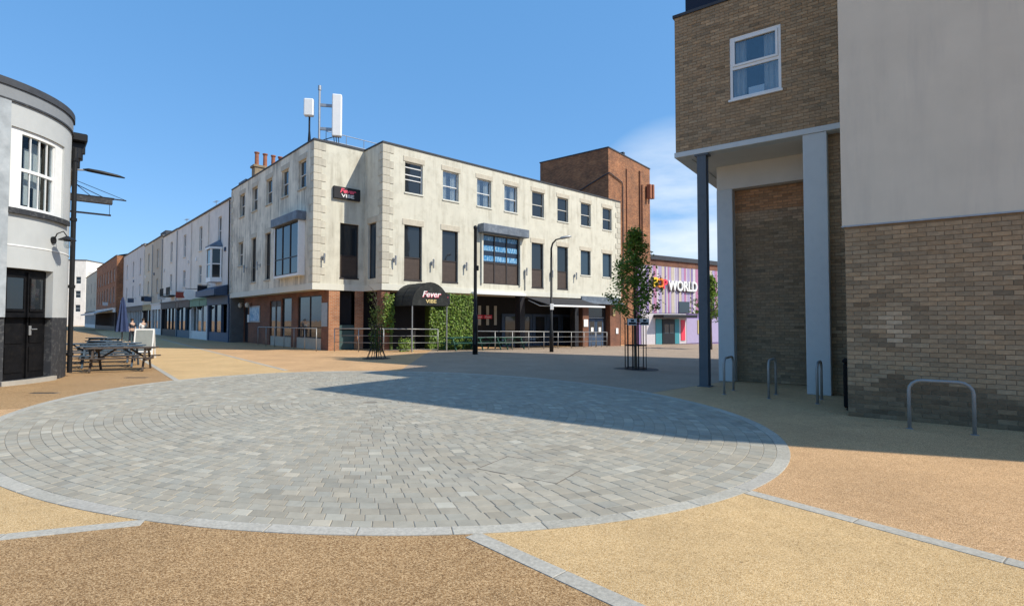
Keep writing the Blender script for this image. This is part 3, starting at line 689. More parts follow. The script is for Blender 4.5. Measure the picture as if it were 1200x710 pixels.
# awning over the terrace
mb = MB(); mb.add([(10.8, -.05, 3.22), (16.4, -.05, 3.22), (16.4, -2.3, 2.62), (10.8, -2.3, 2.62), (10.8, -2.3, 2.58), (16.4, -2.3, 2.58), (16.4, -.05, 3.18), (10.8, -.05, 3.18)], [(0, 1, 2, 3), (4, 5, 6, 7), (0, 3, 4, 7), (1, 6, 5, 2)])
aw = part('awning', mb, 'canvas_dark', club); mb = MB(); mb.cbox(10.75, 16.45, -2.4, -2.28, 2.52, 2.64, .02); part('awning_bar', mb, 'white_plastic', aw)
mb = MB(); mb.tube([(11, -.1, 3.0), (11, -1.2, 2.6), (11, -2.3, 2.56)], .03, 6); mb.tube([(16.2, -.1, 3.0), (16.2, -1.2, 2.6), (16.2, -2.3, 2.56)], .03, 6); part('awning_arm', mb, 'white_plastic', aw)
mb = MB(); mb.cbox(6.1, 10.6, -.3, -.04, 3.24, 3.42, .03); part('awning_box', mb, 'white_plastic', club)
# chimney on the party wall
ch = MB(); ch.cbox(-1.6, .6, 16.5, 17.2, ZT - .3, 13.2, .02); ch.cbox(-1.7, .7, 16.42, 17.28, 13.2, 13.38, .02); cs = part('chimney', ch, 'chimney_stone', club)
for x in (-1.35, -.75, -.15, .38):
    p = MB(); p.lathe([(.17, 13.38), (.15, 13.5), (.14, 14.3), (.19, 14.34), (.19, 14.42), (.11, 14.42)], 12, (x, 16.85)); part('chimney_pot', p, 'terracotta', cs, smooth=False)
# roof railing
mb = MB()
pts = [(-1.3, 2.6), (-.1, 2.6), (.2, 3.4)]
for z in (11.75, 12.25): mb.tube([(-1.9, 3.0, z), (.4, 3.0, z), (5, 3.0, z)], .02, 6)
for x in (-1.9, -.7, .4, 2.6, 5): mb.tube([(x, 3.0, 11.1), (x, 3.0, 12.27)], .02, 6)
part('roof_rail', mb, 'galv', club)

# aerials on the roof (world placed from the club frame)
def cw(x, y, z=0): q = VC + T * x + S * y; return (q.x, q.y, z)
ae = thing('mobile_antenna', 'tall white panel antenna and slim mast on club roof corner', 'antenna', cw(-2.4, 2.75, 11.15), ANG + R(-30))
mb = MB(); mb.tube([(0, 0, 0), (0, 0, 3.2)], .06, 8); mb.tube([(0, 0, 3.2), (0, 0, 3.45)], .09, 8); part('mast', mb, 'galv', ae)
for z in (.98, 2.3): mb = MB(); mb.box(.05, .72, -.05, .05, z, z + .15); part('bracket', mb, 'galv', ae)
mb = MB(); mb.cbox(.68, 1.2, -.28, .06, .62, 2.98, .05); part('antenna_panel', mb, 'white_plastic', ae)
mb = MB()
for x in (.78, .9, 1.02): mb.tube([(x, -.1, .64), (x + .03, -.08, .3), (x - .05, 0, 0)], .022, 5)
mb.tube([(0, 0, .35), (.8, .1, .7)], .025, 5); mb.tube([(.05, 0, 0), (.7, .2, .35)], .02, 5); part('cable', mb, 'black_metal', ae)
ae2 = thing('mobile_antenna', 'short white panel antenna on thin black stand at roof corner', 'antenna', cw(-2.75, 3.25, 11.15), ANG + R(-35))
mb = MB(); mb.tube([(0, 0, 0), (0, 0, 1.8)], .05, 8); mb.tube([(.1, .05, 0), (.03, 0, 1.0)], .02, 5); mb.tube([(-.1, .05, 0), (-.03, 0, 1.0)], .02, 5); part('stand', mb, 'black_metal', ae2)
mb = MB(); mb.cbox(-.27, .25, -.24, .06, 1.75, 2.72, .05); part('antenna_panel', mb, 'white_plastic', ae2)

# ------------------------------------------------------------------ brick tower behind the club
tw = thing('brick_tower', 'tall plain red brick stair tower behind the club', 'tower', (8.27, 45.0, gz(8.27, 45)), math.atan2(6.6, 5.3))
mb = MB(); mb.box(0, 8.4, 0, 7.2, -1, 16.9); part('wall', mb, 'red_brick', tw)
mb = MB(); mb.box(-.05, 8.45, -.05, 7.25, 16.9, 17.0); part('coping', mb, 'coping', tw)
mb = MB(); mb.tube([(-.06, 6.5, 12.2), (-.06, .3, 14.6), (.02, -.08, 14.75), (2.3, -.08, 14.4), (2.5, -.08, 14.1), (2.5, -.08, 4)], .05, 6); part('pipe', mb, 'coping', tw)
mb = MB(); mb.tube([(3.3, -.06, 3), (3.3, -.06, 15.8)], .05, 6); mb.tube([(6.0, -.08, 8.5), (6.0, -.08, 16.2)], .08, 6); mb.tube([(6.5, -.08, 9.0), (6.5, -.08, 15)], .06, 6); part('cable_tray', mb, 'dark_red_brick', tw)
mb = MB(); mb.cbox(7.4, 7.8, -.5, -.1, 13.8, 15.2, .04); mb.cbox(8.1, 8.4, -.5, -.1, 13.9, 15.3, .04); part('antenna_panel', mb, 'terracotta', tw)
mb = MB(); mb.box(3.2, 3.5, .2, .5, 17, 17.4); part('vent', mb, 'coping', tw)

# ------------------------------------------------------------------ striped nightclub on the far right
px_, py_ = 12.4, 49.0
pw = thing('striped_building', 'low building clad in purple pink and white vertical stripes with big lettering', 'building', (px_, py_, gz(px_, py_) - .05), R(34.5))
mb = MB(); mb.box(-1, 18, .06, 14, -1, 7.35); part('wall', mb, 'p_violet', pw)
x = -.6; cols = ['p_lilac', 'p_white', 'p_violet', 'p_cream', 'p_lilac', 'p_pink', 'p_white', 'p_lilac', 'p_pale', 'p_cream', 'p_violet', 'p_white', 'p_pink', 'p_lilac', 'p_cream', 'p_white']
k = 0
while x < 17:
    w_ = rnd.choice((.16, .22, .3, .42)); mb = MB(); mb.cbox(0, w_ - .015, 0, .05, 0, 4.45, .008); part('cladding_panel', mb, cols[k % len(cols)], pw, (x, 0, 2.95)); x += w_; k += 1
mb = MB(); mb.box(5.9, 17.5, .0, .058, 0, 2.45); part('lower_wall', mb, 'p_pale', pw)
mb = MB(); mb.box(-.6, 5.85, .0, .058, 0, 2.9); part('lower_wall', mb, 'p_white', pw)
mb = MB(); mb.cbox(1.0, 6.0, -1.2, -.02, 2.5, 2.8, .03); part('canopy', mb, 'shop_black', pw)
mb = MB(); mb.box(2.2, 4.0, -.1, -.004, 0, 2.4); d = part('door', mb, 'shop_black', pw); mb = MB(); mb.box(2.45, 3.05, -.115, -.104, 1.0, 1.9); mb.box(3.2, 3.8, -.115, -.104, 1.0, 1.9); part('pane', mb, 'glass_blue', d)
for x0, x1 in ((1.3, 2.15), (4.05, 4.7)): mb = MB(); mb.box(x0, x1, -.06, -.004, 0, 2.4); part('door_jamb', mb, 'p_teal', pw)
mb = MB(); mb.box(7.6, 8.6, -.06, -.004, .9, 2.3); part('poster', mb, 'gold', pw); mb = MB(); mb.box(5.0, 5.6, -.06, -.004, .3, 2.3); part('poster', mb, 'letter_red', pw)
mb = MB(); mb.box(4.7, 6.3, -.06, -.004, 3.0, 4.1); part('window', mb, 'glass_blue', pw); mb = MB(); mb.box(9.3, 10.4, -.04, .1, 2.6, 6.6); part('window', mb, 'navy_cladding', pw)
text('P', 1.25, 'letter_yellow', pw, (1.15, -.16, 5.8), bold=.03, ext=.08); text('O', 1.25, 'letter_orange', pw, (1.85, -.16, 5.75), bold=.03, ext=.08); text('P', 1.25, 'letter_red', pw, (2.5, -.16, 5.65), bold=.03, ext=.08)
text('WORLD', 1.35, 'letter_white', pw, (5.2, -.16, 5.55), bold=.03, ext=.08, sx=.88)
text('WORLD', 1.35, 'shop_black', pw, (5.27, -.04, 5.48), bold=.05, ext=.03, sx=.88)
mb = MB(); mb.box(-3, 18.2, .5, 14, 7.35, 7.5); part('roof', mb, 'coping', pw)
bk = thing('distant_building', 'flat roofed brown building rising behind the striped nightclub', 'building', (17, 62, gz(17, 62)), R(34.5))
mb = MB(); mb.box(-4, 58, 6, 16, -1, 10.6); part('wall', mb, 'dark_red_brick', bk); mb = MB(); mb.box(-4.2, 58.2, 5.8, 16.2, 10.6, 11.2); part('roof', mb, 'coping', bk)
mb = MB(); mb.box(1, 2.6, 7, 8, 11.2, 12.2); part('rooftop_unit', mb, 'white_plastic', bk)

# ------------------------------------------------------------------ the terrace down the street
def terrace(name, label, a0, a1, h, wall, wins, q=0., shop=None, bay=None, group='terraced houses along the street', roofmat='roof_felt'):
    p = VA + S * a1 - T * q; L_ = a1 - a0
    t = thing(name, label, 'house', (p.x, p.y, 0), math.atan2(-S.y, -S.x), group)
    F = Face(t, 0, 0, 0); hs = []
    for a, z0, z1, w_ in wins:
        c = a1 - a; hs.append((c - w_ / 2, c + w_ / 2, z0, z1))
    mb = MB(); F.wall(mb, 0, L_, 3.45, h, hs, .16); mb.add([(L_, 0, 0), (L_, 9, 0), (L_, 9, h), (L_, 0, h)], [(0, 1, 2, 3)]); mb.add([(0, 0, 0), (0, 0, h), (0, 9, h), (0, 9, 0)], [(0, 1, 2, 3)])
    mb.add([(0, 9, 0), (L_, 9, 0), (L_, 9, h), (0, 9, h)], [(0, 3, 2, 1)]); mb.add([(0, .2, 3.45), (L_, .2, 3.45), (L_, 9, 3.45), (0, 9, 3.45)], [(0, 1, 2, 3)])
    part('wall', mb, wall, t)
    for hh in hs: window(F, *hh, 'sash_w', .1); sill(F, hh[0], hh[1], hh[2], .08, wall, .08)
    mb = MB(); mb.box(-.0, L_, -.1, .2, h, h + .12); mb.add([(0, .1, h + .1), (L_, .1, h + .1), (L_, 4.5, h + 1.3), (0, 4.5, h + 1.3), (L_, 9, h + .1), (0, 9, h + .1)], [(0, 1, 2, 3), (3, 2, 4, 5)]); part('roof', mb, roofmat, t)
    if shop:
        fas, frame, door_side, sgn = shop
        mb = MB(); mb.box(.05, L_ - .05, -.12, .1, 2.85, 3.44); mb.box(0, L_, -.22, .1, 3.44, 3.54); part('shop_fascia', mb, fas, t)
        if sgn: text(sgn, .38, 'letter_white', t, (L_ / 2, -.13, 3.14), sx=1.2)
        mb = MB(); mb.box(0, .35, -.08, .2, 0, 2.85); mb.box(L_ - .35, L_, -.08, .2, 0, 2.85); mb.box(.35, L_ - .35, -.02, .2, 0, .7)
        n = max(2, int((L_ - .7) / 1.4))
        for i in range(1, n): x = .35 + (L_ - .7) * i / n; mb.box(x - .05, x + .05, -.03, .15, .7, 2.85)
        part('shop_front', mb, frame, t)
        for i in range(n):
            x0 = .35 + (L_ - .7) * i / n + .05; x1 = .35 + (L_ - .7) * (i + 1) / n - .05
            if i == (0 if door_side < 0 else n - 1):
                g = MB(); g.box(x0, x1, .3, .36, 0, 2.6); d = part('door', g, 'shop_black', t); g = MB(); g.box(x0 + .15, x1 - .15, .28, .29, .9, 2.3); part('pane', g, 'glass', d)
            else: g = MB(); g.box(x0, x1, .06, .07, .72, 2.84); part('pane', g, 'glass', t)
        g = MB(); g.box(.36, L_ - .36, .5, .55, 0, 2.85); part('shop_interior', g, 'dark_room', t)
    return t, F
up, mid_ = (7.7, 9.8), (4.85, 6.4)
def w2(*aa): return [(a, *up, 1.0) for a in aa] + [(a, *mid_, 1.0) for a in aa]
t1, F1 = terrace('terraced_house', 'white house with bay window over a dark blue shopfront next to the club', 15.25, 21.4, 10.7, 't_white', [(18.35, *up, 1.0)], shop=('shop_blue', 'shop_blue', 1, None))
by = MB(); by.prism([(2.0, -.02), (2.35, -.75), (3.65, -.75), (4.0, -.02)], 4.6, 4.95); by.prism([(1.95, -.02), (2.3, -.82), (3.7, -.82), (4.05, -.02)], 7.15, 7.3)
for p0, p1 in (((2.05, -.05), (2.38, -.72)), ((2.38, -.72), (3.62, -.72)), ((3.62, -.72), (3.95, -.05))):
    d_ = Vector(p1) - Vector(p0); M_ = Matrix.Translation((p0[0], p0[1], 0)) @ Matrix.Rotation(math.atan2(d_.y, d_.x), 4, 'Z'); l_ = d_.length
    for xx in (0, l_ - .1): by.box(xx, xx + .1, -.03, .07, 4.95, 7.15, M_)
    by.box(.1, l_ - .1, -.02, .06, 5.95, 6.03, M_)
bp = part('bay_window', by, 'white_frame', t1)
g = MB(); g.prism([(2.1, -.03), (2.4, -.7), (3.6, -.7), (3.9, -.03)], 4.96, 7.14); part('pane', g, 'glass', bp)
g = MB(); g.prism([(1.95, -.02), (2.3, -.82), (3.7, -.82), (4.05, -.02)], 7.3, 7.4); g.add([(1.95, -.02, 7.4), (2.3, -.82, 7.4), (3.7, -.82, 7.4), (4.05, -.02, 7.4), (2.6, -.02, 7.95), (3.4, -.02, 7.95)], [(0, 1, 4), (1, 2, 5, 4), (2, 3, 5)]); part('bay_roof', g, 'lead', bp)
g = MB(); g.add([(.2, -.1, 4.3), (5.9, -.1, 4.3), (5.9, -1.0, 3.95), (.2, -1.0, 3.95), (.2, -1.0, 3.5), (5.9, -1.0, 3.5), (5.9, -.1, 3.5), (.2, -.1, 3.5)], [(0, 1, 2, 3), (3, 2, 5, 4), (1, 6, 5, 2), (0, 3, 4, 7), (4, 5, 6, 7)]); part('shop_canopy', g, 'shop_blue', t1)
dm = MB(); dm.box(4.3, 5.9, 1.2, 3, 10.8, 12.3); d = part('dormer', dm, 't_grey', t1); g = MB(); g.box(4.5, 5.7, 1.17, 1.195, 11.0, 12.1); part('dormer_window', g, 'glass', d); g = MB(); g.box(4.2, 6.0, 1.0, 3.2, 12.3, 12.42); part('dormer_roof', g, 'lead', d)
t2, F2 = terrace('terraced_house', 'white house over a pale green shopfront with hanging round sign', 21.4, 27.5, 10.7, 't_white2', w2(24.4), shop=('shop_green', 'shop_white', -1, None))
g = MB(); g.tube([(3, -.02, 4.35), (3, -1.1, 4.35)], .03, 6); sg = part('sign_bracket', g, 'black_metal', t2)
g = MB(); g.tube([(3.0, -.75, 3.85), (3.05, -.75, 3.85)], .45, 20); part('round_sign', g, 'letter_white', sg)
t3, F3 = terrace('terraced_house', 'white house over a dark brown shopfront with blue windows', 27.5, 33.6, 10.7, 't_white', w2(30.55), shop=('shop_brown', 'shop_teal', 1, None))
t4, F4 = terrace('terraced_house', 'white house over a black shopfront beside the beige house', 33.6, 41.2, 10.75, 't_white2', w2(36.7), shop=('shop_black', 'shop_black', -1, None))
for tt, x in ((t1, 1), (t3, .5), (t4, 1.0)):
    c = MB(); c.cbox(x - .4, x + .4, 3.5, 4.9, 10.6, 12.4, .03); cc = part('chimney', c, 'chimney_stone', tt)
    for yy in (3.85, 4.5): p = MB(); p.lathe([(.13, 12.4), (.11, 12.95), (.15, 13.0), (.1, 13.0)], 10, (x, yy)); part('chimney_pot', p, 'terracotta', cc)
for tt, xx in ((t3, 1.2), (t4, 5.6)):
    g = MB(); g.box(xx - .9, xx + .9, -1.0, -.02, 4.0, 4.06)
    for k in range(9): g.box(xx - .9 + k * .22, xx - .87 + k * .22, -1.0, -.97, 4.06, 4.8)
    g.box(xx - .9, xx + .9, -1.0, -.97, 4.8, 4.84); part('balcony', g, 'black_metal', tt)
t5, F5 = terrace('terraced_house', 'narrow beige house over a white shopfront', 41.2, 47.2, 11.0, 't_beige', w2(44.4), shop=('shop_white', 'shop_white', 1, None))
c = MB(); c.cbox(.4, 3.4, .6, 1.6, 11.0, 12.0, .03); part('chimney', c, 'coping', t5)
t6, F6 = terrace('terraced_house', 'narrow cream house over an ochre shopfront', 47.2, 53.2, 11.0, 't_cream', w2(50.2), shop=('shop_ochre', 'shop_brown', -1, None))
t7, F7 = terrace('terraced_house', 'wide pale grey house with three bays beside the red brick building', 53.2, 72.5, 11.3, 't_grey', w2(56.5, 62.5, 68.5), shop=('shop_black', 'shop_white', 1, None))
t8, F8 = terrace('terraced_house', 'red brick building with rows of tall windows projecting into the street', 72.5, 102, 11.5, 'red_brick', [(a, z0, z1, 1.6) for a in (75.5, 79.5, 83.5, 87.5, 91.5, 95.5, 99.5) for z0, z1 in (up, (4.4, 6.9))], q=.85, shop=('shop_white', 'shop_brown', 1, None))
g = MB(); g.add([(2, -.1, 3.3), (27, -.1, 3.3), (27, -2.4, 2.7), (2, -2.4, 2.7)], [(0, 1, 2, 3)]); g.add([(2, -.1, 3.26), (27, -.1, 3.26), (27, -2.4, 2.66), (2, -2.4, 2.66)], [(3, 2, 1, 0)]); g.box(2, 27, -2.42, -2.36, 2.45, 2.72); part('awning', g, 'awning_cream', t8)
t9, F9 = terrace('terraced_house', 'long pale green grey building beyond the red brick building', 102, 138, 11.9, 't_pale', w2(108, 116, 124, 132), shop=('shop_black', 'shop_white', 1, None))
def hang(tt, x, z, mat, w_=.7, h_=.55, out=.25):
    g = MB(); g.box(x - .02, x + .02, -out - w_, -.02, z + h_ + .03, z + h_ + .06); b_ = part('sign_bracket', g, 'black_metal', tt)
    g = MB(); g.cbox(x - .03, x + .03, -out - w_, -out, z, z + h_, .01); part('hanging_sign', g, mat, b_)
for tt, x, z, mt in ((t1, .6, 3.9, 'shop_black'), (t3, 4.6, 3.7, 'shop_red'), (t4, 3.3, 3.8, 'shop_white'), (t5, 1.0, 3.8, 'shop_blue'), (t6, 4.8, 3.9, 'shop_black'), (t7, 6, 3.9, 'shop_white'), (t7, 13, 4.0, 'shop_blue'), (t8, 22, 4.0, 'shop_white')): hang(tt, x, z, mt)
for tt, L_ in ((t1, 6.15), (t2, 6.1), (t3, 6.1), (t4, 7.6), (t5, 6), (t6, 6), (t7, 19.3)):
    g = MB(); g.tube([(L_ - .18, -.07, 3.6), (L_ - .18, -.07, 10.6)], .045, 6); part('downpipe', g, rnd.choice(('black_metal', 'galv', 't_white2')), tt)
    for x in (rnd.uniform(.5, L_ - .8),): g = MB(); g.box(x, x + .3, -.09, -.01, 6.9, 7.2); part('alarm_box', g, rnd.choice(('shop_white', 'shop_blue', 'letter_white')), tt)
for tt, x, hh in ((t2, 2.2, 11.6), (t6, 1.0, 12.0), (t7, 9, 12.2), (t7, 17.5, 12.2), (t8, 8, 12.4), (t8, 26, 12.4)):
    c = MB(); c.cbox(x - .35, x + .35, 3.3, 4.7, hh - 1.4, hh + 1.0, .03); cc = part('chimney', c, 'chimney_stone', tt)
    for yy in (3.6, 4.0, 4.4): p = MB(); p.lathe([(.12, hh + 1.0), (.1, hh + 1.5), (.13, hh + 1.55), (.09, hh + 1.55)], 8, (x, yy)); part('chimney_pot', p, 'terracotta', cc)
for tt, x in ((t3, 3.6), (t5, 4.5)):
    g = MB(); g.tube([(x, 2.5, 11), (x, 2.5, 13.4)], .025, 5); g.tube([(x - .6, 2.5, 13.3), (x + .6, 2.5, 13.3)], .015, 4)
    for k in range(6): g.tube([(x - .5 + k * .2, 2.3, 13.3), (x - .5 + k * .2, 2.7, 13.3)], .01, 4)
    part('aerial', g, 'galv', tt)
for tt, x in ((t2, 1.2), (t2, 4.9), (t3, 3.0), (t6, 3.0)):
    g = MB(); leaves_ = None; g.lathe([(.05, 2.55), (.18, 2.65), (.22, 2.8)], 10, (x, -.4)); g.tube([(x, -.4, 2.8), (x, -.4, 3.3), (x, -.1, 3.32)], .012, 4); part('hanging_basket', g, 'iron', tt)
eb = thing('white_building', 'plain white building closing off the far end of the street', 'building', (-135.5, 148, 0), R(12))
mb = MB(); FE = Face(eb, 0, 0, 0); eh = [(x, x + 1.3, z, z + 2) for x in (11.5, 16) for z in (4, 8, 12)]
FE.wall(mb, 0, 14, 0, 18.6, [h for h in eh if h[0] < 14 and h[1] < 14], .2); mb.add([(14, 0, 0), (14, 10, 0), (14, 10, 18.6), (14, 0, 18.6)], [(0, 1, 2, 3)]); mb.box(14.01, 17.5, .5, 9, 0, 15.5); part('wall', mb, 't_end', eb)
for h in eh:
    if h[1] < 14: window(FE, *h, 'sash_w')
mb = MB(); mb.box(0, 14.1, -.1, 10, 18.6, 18.9); part('roof', mb, 'roof_felt', eb)

# ------------------------------------------------------------------ curved pub on the left
PC, PR = Vector((-15.45, 13.95)), 2.85
pub = thing('corner_pub', 'pale grey pub with a rounded corner black double doors and a bowed sash window', 'building', (PC.x, PC.y, 0), 0)
def cy(th, z, d=0): a = R(th); return ((PR - d) * math.cos(a), (PR - d) * math.sin(a), z)
def cbx(mb, t0, t1, z0, z1, d0, d1, step=3.0, tone=None):
    n = max(1, int(abs(t1 - t0) / step + .5)); vs = []; fs = []
    for i in range(n + 1):
        th = t0 + (t1 - t0) * i / n
        vs += [cy(th, z0, d0), cy(th, z0, d1), cy(th, z1, d1), cy(th, z1, d0)]
    for i in range(n):
        b_ = 4 * i
        for k in range(4): fs.append((b_ + k, b_ + (k + 1) % 4, b_ + 4 + (k + 1) % 4, b_ + 4 + k))
    fs += [(0, 3, 2, 1), (4 * n, 4 * n + 1, 4 * n + 2, 4 * n + 3)]
    fs = [f[::-1] for f in fs]
    mb.add(vs, fs, tone)
def cwall(mb, t0, t1, z0, z1, holes, dep=.2):
    xs = sorted({t0, t1, *[v for h in holes for v in h[:2]]}); fine = []
    for i in range(len(xs) - 1):
        n = max(1, int((xs[i + 1] - xs[i]) / 2.5)); fine += [xs[i] + (xs[i + 1] - xs[i]) * k / n for k in range(n)]
    fine.append(xs[-1]); zs = sorted({z0, z1, *[v for h in holes for v in h[2:4]]})
    for i in range(len(fine) - 1):
        for j in range(len(zs) - 1):
            c_, z_ = (fine[i] + fine[i + 1]) / 2, (zs[j] + zs[j + 1]) / 2
            if any(h[0] < c_ < h[1] and h[2] < z_ < h[3] for h in holes): continue
            mb.add([cy(fine[i], zs[j]), cy(fine[i + 1], zs[j]), cy(fine[i + 1], zs[j + 1]), cy(fine[i], zs[j + 1])], [(0, 1, 2, 3)])
    for h in holes:
        for th, fl in ((h[0], 0), (h[1], 1)): mb.add([cy(th, h[2]), cy(th, h[3]), cy(th, h[3], dep), cy(th, h[2], dep)], [(0, 1, 2, 3) if not fl else (3, 2, 1, 0)])
        for z, fl in ((h[2], 0), (h[3], 1)):
            n = 8
            for i in range(n):
                a, b_ = h[0] + (h[1] - h[0]) * i / n, h[0] + (h[1] - h[0]) * (i + 1) / n
                mb.add([cy(a, z), cy(b_, z), cy(b_, z, dep), cy(a, z, dep)], [(0, 1, 2, 3)])
TE = math.degrees(math.atan2(T.y, T.x)); T0 = -100
PW, PD = (-14.0, 21.2, 4.5, 6.58), (-14.6, 12.8, .12, 2.98)
mb = MB(); cwall(mb, T0, TE, 1.72, 7.7, [PW, (PD[0], PD[1], 1.72, PD[3])])
e0 = Vector(cy(TE, 0)[:2]); f0 = Vector(cy(T0, 0)[:2])
SD = S; e1 = e0 + SD * 16; fd = Vector((math.sin(R(T0)), -math.cos(R(T0)))); f1 = f0 + fd * 9
for z0, z1, mt, nm in ((1.72, 7.7, 'pub_grey', 'wall'), (0, 1.72, 'pub_dark', 'plinth')):
    if nm == 'plinth': mb = MB(); cwall(mb, T0, TE, 0, 1.72, [(PD[0], PD[1], PD[2], 1.72)])
    mb.add([(*e0, z0), (*e1, z0), (*e1, z1), (*e0, z1)], [(0, 1, 2, 3)]); mb.add([(*f0, z0), (*f0, z1), (*f1, z1), (*f1, z0)], [(0, 1, 2, 3)])
    mb.add([(*e1, z0), (*f1, z0), (*f1, z1), (*e1, z1)], [(0, 1, 2, 3)])
    part(nm, mb, mt, pub)
mb = MB(); mb.add([cy(th, 7.68) for th in range(T0, int(TE), 5)] + [(*e0, 7.68), (*e1, 7.68), (*f1, 7.68)], [tuple(range(len(range(T0, int(TE), 5)) + 3))]); part('roof', mb, 'roof_felt', pub)
mb = MB(); cbx(mb, T0, TE, 7.56, 7.74, -.07, .2); part('coping', mb, 'coping', pub)
mb = MB(); cbx(mb, T0, TE, 7.24, 7.555, -.03, .1); part('frieze', mb, 'pub_mid_grey', pub)
mb = MB(); cbx(mb, T0, TE, 7.19, 7.238, -.045, .1); part('moulding', mb, 'pub_dark', pub)
mb = MB(); cbx(mb, T0, TE, 3.54, 3.57, -.012, .05); part('moulding', mb, 'letter_white', pub)
mb = MB(); cbx(mb, -40, -14.9, 1.725, 7.185, -.05, .1); part('stain_strip', mb, 'pub_rough', pub)  # slightly proud strip standing for a stained patch of render
# window: wide white surround, bowed sash of 4 by 2 lights each half
mb = MB(); cbx(mb, PW[0], -8.2, 4.5, 6.58, .05, .19); cbx(mb, 13.6, PW[1], 4.5, 6.58, .05, .19); cbx(mb, -8.2, 13.6, 6.46, 6.575, .051, .19); cbx(mb, -8.2, 13.6, 4.505, 4.6, .051, .19)
wn = part('window', mb, 'white_frame', pub)
mb = MB(); a0, a1 = -8.15, 13.55
cbx(mb, a0, a1, 5.5, 5.58, .08, .16)
for k in range(1, 4): th = a0 + (a1 - a0) * k / 4; cbx(mb, th - .24, th + .24, 5.58, 6.46, .09, .13); cbx(mb, th - .24, th + .24, 4.6, 5.5, .1, .14)
cbx(mb, a0, a0 + .5, 4.6, 6.46, .085, .15); cbx(mb, a1 - .5, a1, 4.6, 6.46, .085, .15)
part('glazing_bar', mb, 'white_frame', wn)
for k in range(4):
    for z0, z1 in ((4.6, 5.5), (5.58, 6.46)):
        mb = MB(); cbx(mb, a0 + (a1 - a0) * k / 4 + .1, a0 + (a1 - a0) * (k + 1) / 4 - .1, z0, z1, .12, .125); part('pane', mb, 'dim_glass', wn)
mb = MB(); cbx(mb, -10, 15, 4.3, 7.4, .6, .62); part('room', mb, 'dark_room', wn)
mb = MB()                                  # drawn net drapes behind the glass
for t0, t1, z0, z1 in ((-1.5, 2.5, 4.7, 6.2), (6.0, 11.8, 4.65, 6.4), (2.0, 6.5, 5.2, 6.4)): cbx(mb, t0, t1, z0, z1, .34, .35)
part('curtain', mb, 'curtain', wn)
mb = MB(); cbx(mb, -15, 27, 4.36, 4.498, -.09, .1); part('sill', mb, 'pub_dark', pub)
# doors
mb = MB(); cbx(mb, PD[0], PD[1], .12, 2.97, .17, .22); dr = part('door', mb, 'black_paint', pub)
mb = MB()
for t0, t1 in ((-13.6, -1.4), (-.4, 11.8)):
    for z0, z1 in ((.3, .95), (1.05, 1.75)): cbx(mb, t0 + 1.5, t1 - 1.5, z0, z1, .15, .168)
    cbx(mb, t0 + 1.0, t1 - 1.0, 1.88, 1.93, .13, .168); cbx(mb, t0 + 1, t0 + 1.7, 1.93, 2.75, .14, .168); cbx(mb, t1 - 1.7, t1 - 1.0, 1.93, 2.75, .14, .168)
cbx(mb, -1.2, -.6, .14, 2.9, .12, .168); part('door_panel', mb, 'black_paint', dr)
for t0, t1 in ((-11.8, -3.2), (1.4, 10.0)): mb = MB(); cbx(mb, t0, t1, 1.94, 2.74, .155, .168); part('pane', mb, 'glass', dr)
mb = MB(); p = Vector(cy(-.2, 1.38, .1)); mb.cbox(p.x - .01, p.x + .03, p.y - .03, p.y + .03, 1.25, 1.5, .008); mb.tube([p + Vector((.05, 0, .03)), p + Vector((.05, .16, .03))], .014, 6); part('door_handle', mb, 'steel', dr)
mb = MB(); cbx(mb, PD[0] - 1.5, PD[1] + 2, 0, .118, -.1, .3); part('doorstep', mb, 'concrete', pub)
# wall lantern
mb = MB(); b_ = Vector(cy(11.5, 3.85)); u = Vector((math.cos(R(11.5)), math.sin(R(11.5)), 0))
mb.tube([b_ - u * .01, b_ + u * .04], .1, 12); mb.tube([b_ + u * .03, b_ + u * .1 + Vector((0, 0, .18)), b_ + u * .25 + Vector((0, 0, .25)), b_ + u * .35 + Vector((0, 0, .1))], .016, 6)
c = b_ + u * .35; mb.lathe([(.03, c.z + .12), (.2, c.z + .02), (.2, c.z), (.08, c.z - .0), (.08, c.z - .02)], 14, (c.x, c.y)); lan = part('wall_lantern', mb, 'black_metal', pub)
mb = MB(); mb.lathe([(.075, c.z - .02), (.085, c.z - .12), (.06, c.z - .2), (.02, c.z - .22)], 12, (c.x, c.y)); part('lantern_glass', mb, 'clear_glass', lan)
# drainpipe and gutter brackets
mb = MB(); d0 = Vector(cy(37, 0, -.09)); mb.tube([(d0.x, d0.y, 0.1), (d0.x, d0.y, 6.8)], .065, 10)
for z in (.6, 2.6, 4.6, 6.4): mb.lathe([(.085, z), (.085, z + .09)], 10, (d0.x, d0.y))
part('drainpipe', mb, 'black_metal', pub)
mb = MB(); g0 = e0 + Vector((T.x, T.y)) * .02
M_ = Matrix.Translation((e0.x, e0.y, 0)) @ Matrix.Rotation(math.atan2(SD.y, SD.x), 4, 'Z')
mb.cbox(.15, .5, -.26, -.02, 6.6, 6.95, .03, M_=M_); mb.cbox(0.3, 15, -.4, -.02, 7.2, 7.45, .03, M_=M_)
for x in (.5, 1.4, 2.6): mb.cbox(x, x + .1, -.36, -.02, 6.85, 7.2, .02, M_=M_)
part('gutter', mb, 'black_metal', pub)
